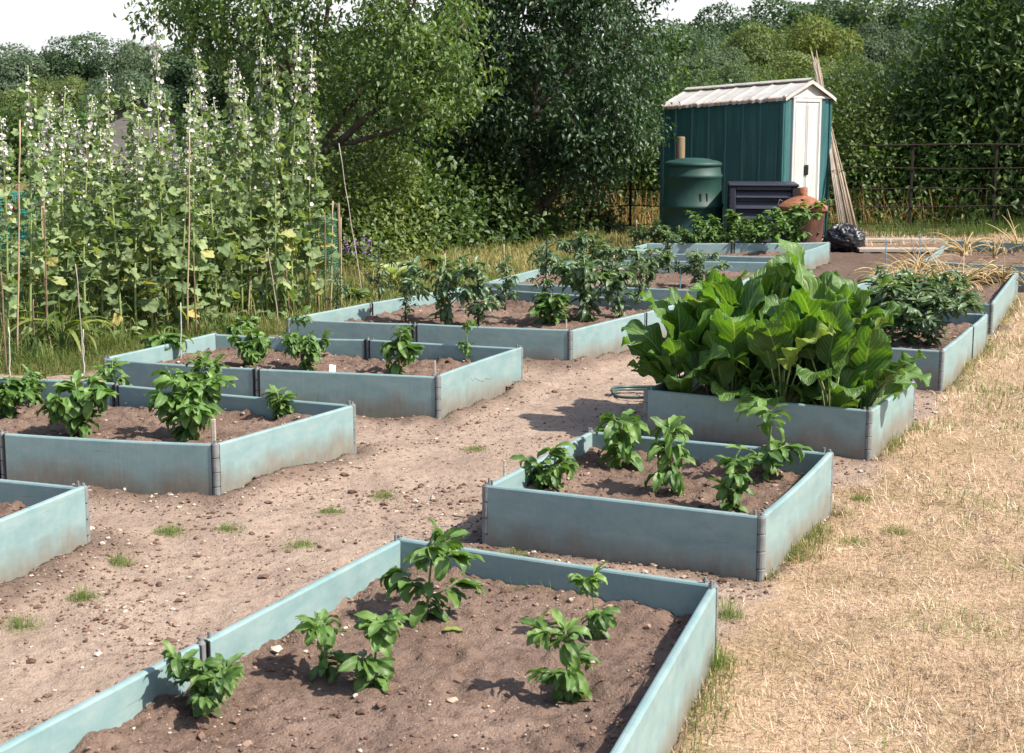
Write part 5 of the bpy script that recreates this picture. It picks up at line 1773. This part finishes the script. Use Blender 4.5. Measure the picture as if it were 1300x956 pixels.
# ------------------------------------------------------------------ shed and what stands by it
def build_shed():
    c = at_y(989, 310, 17.7); c[2] = 0
    ang = rad(-38)
    root = thing('garden_shed', 'dented dark green metal shed with rusty pale roof and white doors', 'shed', c, ang)
    Lw, Dp = 1.72, 1.30
    zl, zr = 1.70, 1.80     # the eaves sag to the left

    def ztop(x): return zr + (zl - zr) * (-x / Lw)

    def ribbed(length, period, seed, zt, z0=.0, inward=.0, offs=.1, amp=.014):
        xs = [0]; ds = [0]
        x = offs
        while x < length - .06:
            for dx, d in ((0, 0), (.008, amp), (.03, amp), (.038, 0)):
                xs.append(x + dx); ds.append(d)
            xs.append(x + period * .5); ds.append(0)
            x += period
        xs.append(length); ds.append(0)
        xs = np.array(xs); ds = np.array(ds)
        o = np.argsort(xs, kind='stable'); xs, ds = xs[o], ds[o]
        zz = np.linspace(0, 1, 15)
        X, Zt = np.meshgrid(xs, zz, indexing='ij'); Dd = np.repeat(ds[:, None], 15, 1)
        Zw = z0 + Zt * (np.array([zt(x) for x in xs])[:, None] - z0)
        dent = (fbm(X * 2.6 + seed, Zw * 1.6 + 2, seed, 3) - .5) * .05 * np.clip(1 - abs(Zt - .5) * 1.9, 0, 1)
        return X, Dd + dent, Zw
    X, Dd, Zw = ribbed(Lw, .245, 5, lambda x: ztop(x - Lw), offs=.16)
    g = Geo(); g.grid(np.stack([X - Lw, -Dd, Zw], -1)); g.build('front_wall', M['shed'], root, smooth=False)
    g = Geo(); X, Dd, Zw = ribbed(Lw, .245, 7, lambda x: ztop(x - Lw)); g.grid(np.stack([X - Lw, Dp + Dd, Zw], -1)); g.build('back_wall', M['shed'], root, smooth=False)
    g = Geo(); X, Dd, Zw = ribbed(Dp, .245, 8, lambda x: zl); g.grid(np.stack([-Lw - Dd, X, Zw], -1)); g.build('end_wall', M['shed'], root, smooth=False)
    # corner trims
    for x, y in ((0, 0), (-Lw, 0), (0, Dp)):
        g = Geo(); g.box((x + (.0 if x else -.0), y, ztop(x) / 2), (.05, .05, ztop(x) - .004), bev=.006); g.build('corner_trim', M['shed'], root, smooth=False)
    # door end: green side panels, white frame and doors
    d0, d1 = .26, .98
    g = Geo()
    for y0, y1 in ((.02, d0), (d1, Dp)):
        n = 2 if y0 < .1 else 3
        ys = np.linspace(y0, y1, n * 4 + 1); off = np.tile([0, .012, .012, 0], n + 1)[:n * 4 + 1]
        P = np.stack([np.stack([np.full(2, o), np.full(2, y), np.array([0, zr])], -1) for y, o in zip(ys, off)])
        g.grid(P)
    g.build('door_end_wall', M['shed'], root, smooth=False)
    g = Geo()
    for y in (d0, d1):
        g.box((.012, y, zr / 2), (.035, .055, zr), bev=.004)
    g.box((.013, (d0 + d1) / 2, zr - .025), (.036, d1 - d0 - .06, .05), bev=.004)
    g.build('door_frame', M['white'], root, smooth=False)
    for k, (a, b) in enumerate(((d0 + .03, (d0 + d1) / 2 - .004), ((d0 + d1) / 2 + .004, d1 - .03))):
        g = Geo(); zt = zr - .055
        g.box((.008, (a + b) / 2, zt / 2 + .02), (.022, b - a, zt - .04), bev=.004)
        for yy in (a + .02, b - .02):
            g.box((.021, yy, zt / 2 + .02), (.010, .016, zt - .10), bev=.003)
        dr = g.build('door', M['white'], root, smooth=False)
        if k == 0:
            h = Geo(); h.box((.034, b + .002, .90), (.022, .085, .13), bev=.006)
            h.box((.048, b + .002, .90), (.012, .035, .09), bev=.004)
            h.build('door_handle', M['black'], dr, smooth=False)
    # gable
    rise = .20; ov = .05
    g = Geo(); V = [(.004, 0, zr), (.004, Dp, zr), (.004, Dp / 2, zr + rise)]
    g.add(np.array(V), [np.array([(0, 1, 2)])])
    V = [(-Lw - .004, 0, zl), (-Lw - .004, Dp, zl), (-Lw - .004, Dp / 2, zl + rise)]
    g.add(np.array(V), [np.array([(0, 2, 1)])])
    g.build('gable_panel', M['white'], root, smooth=False)
    g = Geo(); g.box((.02, Dp / 2, zr + .012), (.03, Dp + .04, .03), bev=.004); g.build('gable_beam', M['white'], root, smooth=False)
    # roof: two ribbed sheets
    for side in (0, 1):
        g = Geo()
        nx = 57; nv = 7
        xs = np.linspace(-Lw - ov, ov + .02, nx); vs = np.linspace(0, 1, nv)
        Pm = np.zeros((nx, nv, 3)); A = np.zeros_like(Pm)
        rs = RS(40 + side)
        jag = rs.uniform(-.012, .012, nx)
        for i, x in enumerate(xs):
            rib = .012 if i % 8 == 0 else (.004 if i % 8 in (1, 7) else 0)
            for j, v in enumerate(vs):
                y = -ov - (jag[i] if j == 0 else 0) + v * (Dp / 2 + ov)
                z = ztop(min(0, max(-Lw, x))) + rise * (y / (Dp / 2)) + .012 + rib * (1 if 0 < j else .5) + (rs.uniform(-.012, .004) if j == 0 else 0)
                if side: y = Dp - y
                Pm[i, j] = (x, y, z); A[i, j] = (i / nx, min(v, .12 if (i < 1 or i > nx - 2) else 1) if not (i < 1 or i > nx - 2) else .02, .5)
        g.grid(Pm, A=A)
        # turned-down rusty edge
        E = np.stack([Pm[:, 0], Pm[:, 0] + np.array([0, 0, -.035])], 1); EA = np.zeros_like(E); g.grid(E, A=EA + .09)
        for i in (0, nx - 1):
            E = np.stack([Pm[i], Pm[i] + np.array([0, 0, -.045])], 1); g.grid(E, A=np.zeros_like(E) + .12)
        g.build('roof', M['roof'], root, smooth=False)
    g = Geo()
    pr = [(-.07, -.012), (-.03, .012), (0, .02), (.03, .012), (.07, -.012)]
    P = np.array([[(x, Dp / 2 + a, ztop(min(0, max(-Lw, x))) + rise + .035 + b) for a, b in pr] for x in np.linspace(-Lw - ov, ov + .015, 6)])
    g.grid(P); g.build('ridge_cap', M['roof'], root, smooth=False)

    # bundle of canes leaning on the shed
    bt = at_y(1033, 66, 19.1); bb = at_y(1079, 296, 18.45); bb[2] = 0.0
    root = thing('cane_bundle', 'tied bundle of long grey canes leaning on the right side of the shed', 'cane bundle', bb)
    rs = RS(9)
    ax = bt - bb; L = np.linalg.norm(ax); ax /= L
    R = frames(np.array([ax]))[0]
    for i in range(24):
        r = math.sqrt(rs.rand()); a = rs.rand() * 6.28
        o0 = R[:, 0] * math.cos(a) * r * .19 + R[:, 2] * math.sin(a) * r * .07
        o1 = R[:, 0] * math.cos(a) * r * .05 + R[:, 2] * math.sin(a) * r * .045 + rs.randn(3) * .012
        o2 = R[:, 0] * math.cos(a + .4) * r * .085 + R[:, 2] * math.sin(a) * r * .06
        q0 = o0 * 1.1; q0[2] = rs.uniform(-.01, .01)
        l = L * rs.uniform(.86, 1.03)
        g = Geo(); g.tube([q0, ax * L * .33 + o0 * .75, ax * L * .62 + o1, ax * l + o2], [.010, .009, .008, .006], 6)
        g.build('cane', M['cane_grey' if rs.rand() < .65 else 'cane'], root)
    for t in (.36, .60):
        g = Geo(); c0 = ax * L * t
        w = .105 if t < .5 else .062
        ringp = [c0 + R[:, 0] * math.cos(k) * w + R[:, 2] * math.sin(k) * w * .7 for k in np.linspace(0, 2 * PI, 17)]
        g.tube(ringp, .006, 5); g.build('tie', M['cane_dark'], root)

    # green tapered compost bin
    p = at_y(878, 305, 16.75); p[2] = 0
    root = thing('compost_bin', 'dark green tapered plastic compost bin with domed lid beside the shed', 'compost bin', p, 0.0)
    prof = [(.345, 0), (.352, .02), (.350, .16), (.364, .17), (.366, .195), (.352, .205), (.343, .44), (.357, .45), (.358, .475), (.342, .485), (.322, .74), (.336, .75), (.337, .775), (.322, .785), (.312, .86)]
    root.scale = (1.02, 1.02, 1.16)
    g = Geo(); g.lathe(prof, 48); g.build('body', M['bin_green'], root)
    g = Geo(); g.lathe([(.312, .862), (.326, .862), (.329, .885), (.318, .897), (.27, .913), (.21, .921), (.20, .928), (.12, .938), (.001, .942)], 48); g.build('lid', M['bin_green'], root)
    for dx in (.01, .085):
        g = Geo(); a = -PI / 2 + dx / .33 + .12
        Rm = np.array([[math.cos(a), -math.sin(a), 0], [math.sin(a), math.cos(a), 0], [0, 0, 1]])
        g.box((.333 * math.cos(a), .333 * math.sin(a), .56), (.02, .02, .085), Rm, bev=.004); g.build('vent_slot', M['black'], root, smooth=False)
    p = at_y(862, 300, 17.25); p[2] = 0
    g = Geo(); g.lathe([(.001, -.05), (.055, -.05), (.054, .6), (.052, 1.315), (.046, 1.33), (.001, 1.332)], 14, rnd=.5)
    tag(g.build('fence_post', M['post_wood'], loc=p), 'round wooden post standing between the green compost bin and the shed', 'post')

    # louvred plastic bin
    p = at_y(966, 305, 16.55); p[2] = 0
    root = thing('louvred_bin', 'low navy-black louvred plastic compost bin in front of the shed', 'compost bin', p, rad(-7))
    w, d, h = .70, .66, .78
    for sx in (-1, 1):
        for sy in (-1, 1):
            g = Geo(); g.box((sx * w / 2, sy * d / 2, h / 2), (.075, .075, h), bev=.012); g.build('corner_post', M['navy'], root, smooth=False)
    for s in range(4):
        R = np.array(Matrix.Rotation(s * PI / 2, 3, 'Z')); l = (w if s % 2 == 0 else d); o = (d if s % 2 == 0 else w)
        g = Geo()
        for k in range(6):
            z = .07 + k * .125
            Rs = R @ np.array(Matrix.Rotation(-.55, 3, 'X'))
            g.box(R @ np.array([0, -o / 2 + .0, z]), (l - .078, .014, .10), Rs, bev=.003)
        for z in (.02, h - .02):
            g.box(R @ np.array([0, -o / 2, z]), (l - .078, .04, .04), R, bev=.005)
        g.box(R @ np.array([0, -o / 2 + .05, h / 2]), (l - .078, .008, h - .09), R)
        g.build('slatted_side', M['navy'], root, smooth=False)
    g = Geo(); g.box((0, 0, h + .016), (w + .09, d + .09, .03), bev=.01); g.build('lid', M['navy'], root, smooth=False)

    # rusty incinerator
    p = at_y(1017, 311, 15.75); p[2] = 0
    root = thing('incinerator', 'rusty garden incinerator with orange conical lid and short chimney', 'incinerator', p, .3); root.scale = (1.03, 1.03, 1.08)
    g = Geo(); g.lathe([(.20, .0), (.205, .06), (.212, .07), (.207, .09), (.225, .30), (.245, .50), (.25, .515), (.245, .52)], 40); g.build('drum', M['rust_dark'], root)
    g = Geo(); g.lathe([(.262, .50), (.268, .505), (.268, .545), (.262, .55), (.20, .59), (.12, .632), (.065, .65), (.058, .655)], 40); lid = g.build('lid', M['rust'], root)
    g = Geo(); g.lathe([(.052, .645), (.052, .735), (.047, .735), (.047, .64)], 20); g.build('chimney', M['rust'], lid)
    for s in (-1, 1):
        g = Geo(); g.tube([(s * .262, 0, .53), (s * .29, 0, .57), (s * .27, 0, .62), (s * .24, 0, .60)], .004, 6); g.build('handle', M['post'], lid)
    for a, z in ((-1.2, .28), (-.7, .40), (-.6, .24), (-1.9, .26), (-1.5, .13), (-.3, .12)):
        g = Geo(); r = .232; q = np.array([math.cos(a) * r, math.sin(a) * r, z]); dd = np.array([math.cos(a), math.sin(a), 0])
        g.tube([q - dd * .025, q + dd * .006], .013, 10); g.build('air_hole', M['black'], root)
    g = Geo(); a = -2.0; q = np.array([math.cos(a) * .14, math.sin(a) * .14, .62]); g.lathe([(.001, .006), (.028, .004), (.03, -.01)], 12, tuple(q)); g.build('lid_hole', M['black'], lid)

    # black sack
    p = at_y(1071, 317, 16.75); p[2] = 0
    rs = RS(12)
    n, m = 70, 110
    th = np.linspace(.02, PI - .02, n); ph = np.linspace(0, 2 * PI, m)
    T, Ph = np.meshgrid(th, ph, indexing='ij')
    f = .66 + .5 * fbm(np.cos(Ph) * 2 + 5, np.sin(Ph) * 2 + T * 2.2, 8, 4) + .34 * np.abs(fbm(np.cos(Ph) * 5 + T, np.sin(Ph) * 5 + T * 4, 18, 3) - .5) + .16 * np.abs(fbm(np.cos(Ph) * 11 + T, np.sin(Ph) * 11 + T * 8, 28, 2) - .5)
    f[:, -1] = f[:, 0]
    Z = np.cos(T) * f * .17 + .15; Z = np.maximum(Z, 0.002)
    P = np.stack([np.sin(T) * np.cos(Ph) * f * .27, np.sin(T) * np.sin(Ph) * f * .20, Z], -1)
    g = Geo(); g.grid(P)
    o = g.build('plastic_sack', M['bag'], loc=p); tag(o, 'crumpled black plastic sack on the ground below the cane bundle', 'sack')

    # planks on the ground
    for i, (u, v, L, w, rz, lab) in enumerate([(1140, 317, .95, .24, -.03, 'pale wide board lying on the soil beside the black sack'), (1142, 305, 1.05, .16, -.02, 'second grey board lying behind the pale wide one')]):
        p = at(u, v, .03)
        g = Geo(); g.box((0, 0, 0), (L, w, .04), bev=.004)
        for k in range(2): g.box((-L * .4 + k * L * .8, 0, -.03), (.08, w * .96, .02))
        o = g.build('wooden_board', M['wood'], loc=p, smooth=False); o.rotation_euler = (0, 0, rz); tag(o, lab, 'board', 'boards lying by the sack')

    # iron estate fence
    yF = 19.7
    def fx(u): return at_y(u, 290, yF)[0]
    zs = [at_y(1155, v, yF)[2] for v in (184, 213, 240, 262, 285)]
    for x0, x1, posts, lab in ((fx(712), fx(846), (fx(722), fx(800)), 'iron estate fence stretch left of the shed before the golden grass'),
                               (fx(1046), fx(1420), (fx(1155), fx(1261), fx(1370)), 'iron estate fence with five rails right of the shed')):
        root = thing('iron_fence', lab, 'fence', (x0, yF, 0), 0, 'iron estate fencing')
        for z in zs:
            g = Geo(); pts = [(t * (x1 - x0), RS(int(z * 100 + t * 9)).uniform(-.01, .01), z + .012 * math.sin(t * 7 + z * 9)) for t in np.linspace(0, 1, 9)]
            g.tube(pts, .011 if z == zs[0] else .008, 6); g.build('rail', M['iron'], root)
        for x in posts:
            g = Geo(); g.box((x - x0, .02, zs[0] / 2), (.035, .014, zs[0] + .08), bev=.003)
            g.box((x - x0 + .0, .0, .03), (.05, .10, .03)); g.build('post', M['iron'], root, smooth=False)
    # garden hose coil
    p = at(812, 502, .012)
    pts = []
    for k in np.linspace(0, 2 * PI * 1.55, 60):
        r = .135 + .010 * k / 6.28
        pts.append((r * math.cos(k) * 1.05, r * math.sin(k) * 1.0, .012 + .014 * (k > 6.28) + .004 * math.sin(3 * k)))
    g = Geo(); g.tube(pts, .008, 10)
    tag(g.build('garden_hose', M['hose'], loc=p), 'green hose coil on the earth by the left end of the horseradish bed', 'hose')


def build_left_background():
    # grey wooden shed behind the hollyhocks
    p = at_y(183, 300, 19.0); p[2] = 0
    root = thing('wooden_shed', 'small grey wooden shed glimpsed behind the hollyhocks', 'shed', p, .25)
    g = Geo(); g.box((0, 0, .78), (.9, .9, 1.56)); g.build('wall', M['grey_wood'], root, smooth=False)
    g = Geo()
    P = np.array([[(-.52, y, 1.54), (0, y, 1.80), (.52, y, 1.54)] for y in (-.55, .55)])
    g.grid(P); Q = P.copy(); Q[:, :, 2] -= .03; g.grid(Q)
    g.add(np.array([(-.45, -.452, 1.55), (.45, -.452, 1.55), (0, -.452, 1.775)]), [np.array([(0, 1, 2)])])
    g.build('roof', M['grey_wood'], root, smooth=False)
    # turquoise netting on posts at the left
    def net(name, label, a, b, h, mat, n=16, m=12, seed=0, r=.004):
        rs = RS(seed)
        root = thing(name, label, 'netting', (a[0], a[1], 0))
        d = np.array([b[0] - a[0], b[1] - a[1], 0.0])
        g = Geo()
        def q(t, z): return d * t + np.array([0, .03 * math.sin(9 * t + z * 4 + seed), z * h * (1 - .06 * math.sin(t * PI)) + .02])
        for i in range(n): g.tube([q(i / (n - 1), z) for z in np.linspace(0, 1, 7)], r, 3, cap=False)
        for j in range(m): g.tube([q(t, j / (m - 1)) for t in np.linspace(0, 1, 12)], r, 3, cap=False)
        g.build('net', M[mat], root)
        for t in (0, 1):
            g = Geo(); g.tube([d * t + np.array([0, 0, -.03]), d * t + np.array([0, 0, h + .08])], .012, 7); g.build('stake', M['cane_dark'], root)
    net('garden_netting', 'turquoise crop netting on stakes behind the leftmost hollyhocks', at(-40, 345), at(72, 338), .82, 'net_teal', 40, 26, 1, .006)
    net('garden_netting', 'fine green netting on stakes at the right end of the hollyhocks', at(388, 378), at(432, 372), .72, 'net_green', 30, 34, 2, .0022)
    rs = RS(66)
    for i, (u, v, t, mt, lab) in enumerate([(8, 372, 236, 'purple', 'sweet pea with mauve flowers at the left frame edge'), (52, 370, 240, 'purple', 'sweet pea with purple flowers behind the leaning bamboo'),
                                            (20, 375, 235, 'crimson', 'plant with crimson flowers beside the long pale cane'), (62, 385, 310, 'pinkwhite', 'pale pink phlox head low among the leaning bamboo')]):
        p = at(u, v); h = (v - t) / FPX * p[1]
        root = thing('garden_flower', lab, 'flower', p)
        st = Geo(); fl = Geo(); fo = Geo()
        n = 14 if mt != 'pinkwhite' else 24
        for k in range(4): st.tube([(0, 0, 0), (rs.uniform(-.05, .05), rs.uniform(-.05, .05), h * .6), (rs.uniform(-.1, .1), rs.uniform(-.05, .05), h)], [.004, .003, .002], 5)
        P = np.stack([rs.uniform(-.12, .12, n), rs.uniform(-.06, .06, n), h * rs.uniform(.62, 1.0, n)], -1)
        if mt == 'pinkwhite': P = np.array([0, -.03, h]) + rs.randn(n, 3) * [.03, .02, .022]
        if mt == 'crimson': P = P[:6]; n = 6
        fl.inst(*round_t(4, 10, .3, 2, .3), P, frames(rs.randn(n, 3) + np.array([0, -1, 0])), rs.uniform(.03, .05, n), rs.rand(n))
        k = 70; Q = np.stack([rs.uniform(-.14, .14, k), rs.uniform(-.08, .08, k), h * rs.uniform(.05, .9, k)], -1)
        fo.inst(*leaf_t(3, 5, .22, .45, .3, 1.0), Q, frames(rs.randn(k, 3)), rs.uniform(.05, .1, k), rs.rand(k))
        st.build('stem', M['stem'], root); fl.build('blossoms', M[mt], root); fo.build('foliage', M['sunny_leaf'], root)


# ------------------------------------------------------------------ sky, sun, camera
def build_light():
    w = bpy.data.worlds.new('World'); SC.world = w; w.use_nodes = True
    nt = w.node_tree; nt.nodes.clear()
    out = nt.nodes.new('ShaderNodeOutputWorld'); bg = nt.nodes.new('ShaderNodeBackground'); sky = nt.nodes.new('ShaderNodeTexSky')
    sky.sky_type = 'NISHITA'; sky.sun_disc = False
    el, az = rad(46), rad(112)          # azimuth clockwise from +Y: the sun stands to the right, a little behind the camera
    sky.sun_elevation = el; sky.sun_rotation = az
    sky.altitude = 0; sky.air_density = 1.0; sky.dust_density = 1.5; sky.ozone_density = 1.0
    bg.inputs['Strength'].default_value = .098
    # thin white summer cloud lying low over the horizon
    tc = nt.nodes.new('ShaderNodeTexCoord'); sx = nt.nodes.new('ShaderNodeSeparateXYZ'); nt.links.new(tc.outputs['Generated'], sx.inputs[0])
    mp = nt.nodes.new('ShaderNodeMapping'); mp.inputs['Scale'].default_value = (2.2, 2.2, 9); nt.links.new(tc.outputs['Generated'], mp.inputs[0])
    nz = nt.nodes.new('ShaderNodeTexNoise'); nz.inputs['Scale'].default_value = 1.6; nz.inputs['Detail'].default_value = 6; nt.links.new(mp.outputs[0], nz.inputs['Vector'])
    mm = nt.nodes.new('ShaderNodeMath'); mm.operation = 'MULTIPLY_ADD'; mm.inputs[1].default_value = .22; nt.links.new(nz.outputs[0], mm.inputs[0]); nt.links.new(sx.outputs[2], mm.inputs[2])
    mr = nt.nodes.new('ShaderNodeMapRange'); mr.interpolation_type = 'SMOOTHSTEP'; nt.links.new(mm.outputs[0], mr.inputs[0])
    for k, v in ((1, .20), (2, .38), (3, 1.0), (4, .12)): mr.inputs[k].default_value = v
    mx = nt.nodes.new('ShaderNodeMix'); mx.data_type = 'RGBA'; nt.links.new(mr.outputs[0], mx.inputs[0]); nt.links.new(sky.outputs[0], mx.inputs[6]); mx.inputs[7].default_value = (4.6, 4.65, 4.75, 1)
    nt.links.new(mx.outputs[2], bg.inputs[0]); nt.links.new(bg.outputs[0], out.inputs[0])
    l = bpy.data.lights.new('sun', 'SUN'); l.energy = 4.1; l.angle = rad(.9); l.color = (1, .93, .82)
    o = bpy.data.objects.new('sun', l); COL.objects.link(o)
    s = Vector((math.sin(az) * math.cos(el), math.cos(az) * math.cos(el), math.sin(el)))
    o.rotation_euler = s.to_track_quat('Z', 'Y').to_euler(); o.location = s * 30
    cam = bpy.data.cameras.new('camera'); co = bpy.data.objects.new('camera', cam); COL.objects.link(co)
    co.location = (0, 0, EYE); co.rotation_euler = (PI / 2 - TILT, 0, 0)
    cam.sensor_fit = 'HORIZONTAL'; cam.sensor_width = 36; cam.lens = FPX / 1300 * 36
    cam.shift_y = -(478 - 433) / 1300
    cam.clip_start = .1; cam.clip_end = 2000
    cam.dof.use_dof = True; cam.dof.focus_distance = 7.0; cam.dof.aperture_fstop = 11
    SC.camera = co
    vs = SC.view_settings
    vs.view_transform = 'Standard'; vs.look = 'None'; vs.exposure = 1.28; vs.gamma = 1; vs.use_curve_mapping = False
    SC.cycles.max_bounces = 6; SC.cycles.diffuse_bounces = 3; SC.cycles.transmission_bounces = 3; SC.cycles.glossy_bounces = 2
    SC.cycles.use_denoising = True
    SC.cycles.sample_clamp_indirect = 4


build_ground()
for i, k in enumerate(BEDS):
    build_bed(k, 100 + i)
build_crumbs()
build_grass()
build_peppers()
build_horseradish()
build_hollyhocks()
build_low_plants()
build_onions()
build_trees()
build_far_trees()
build_shed()
build_left_background()
build_light()
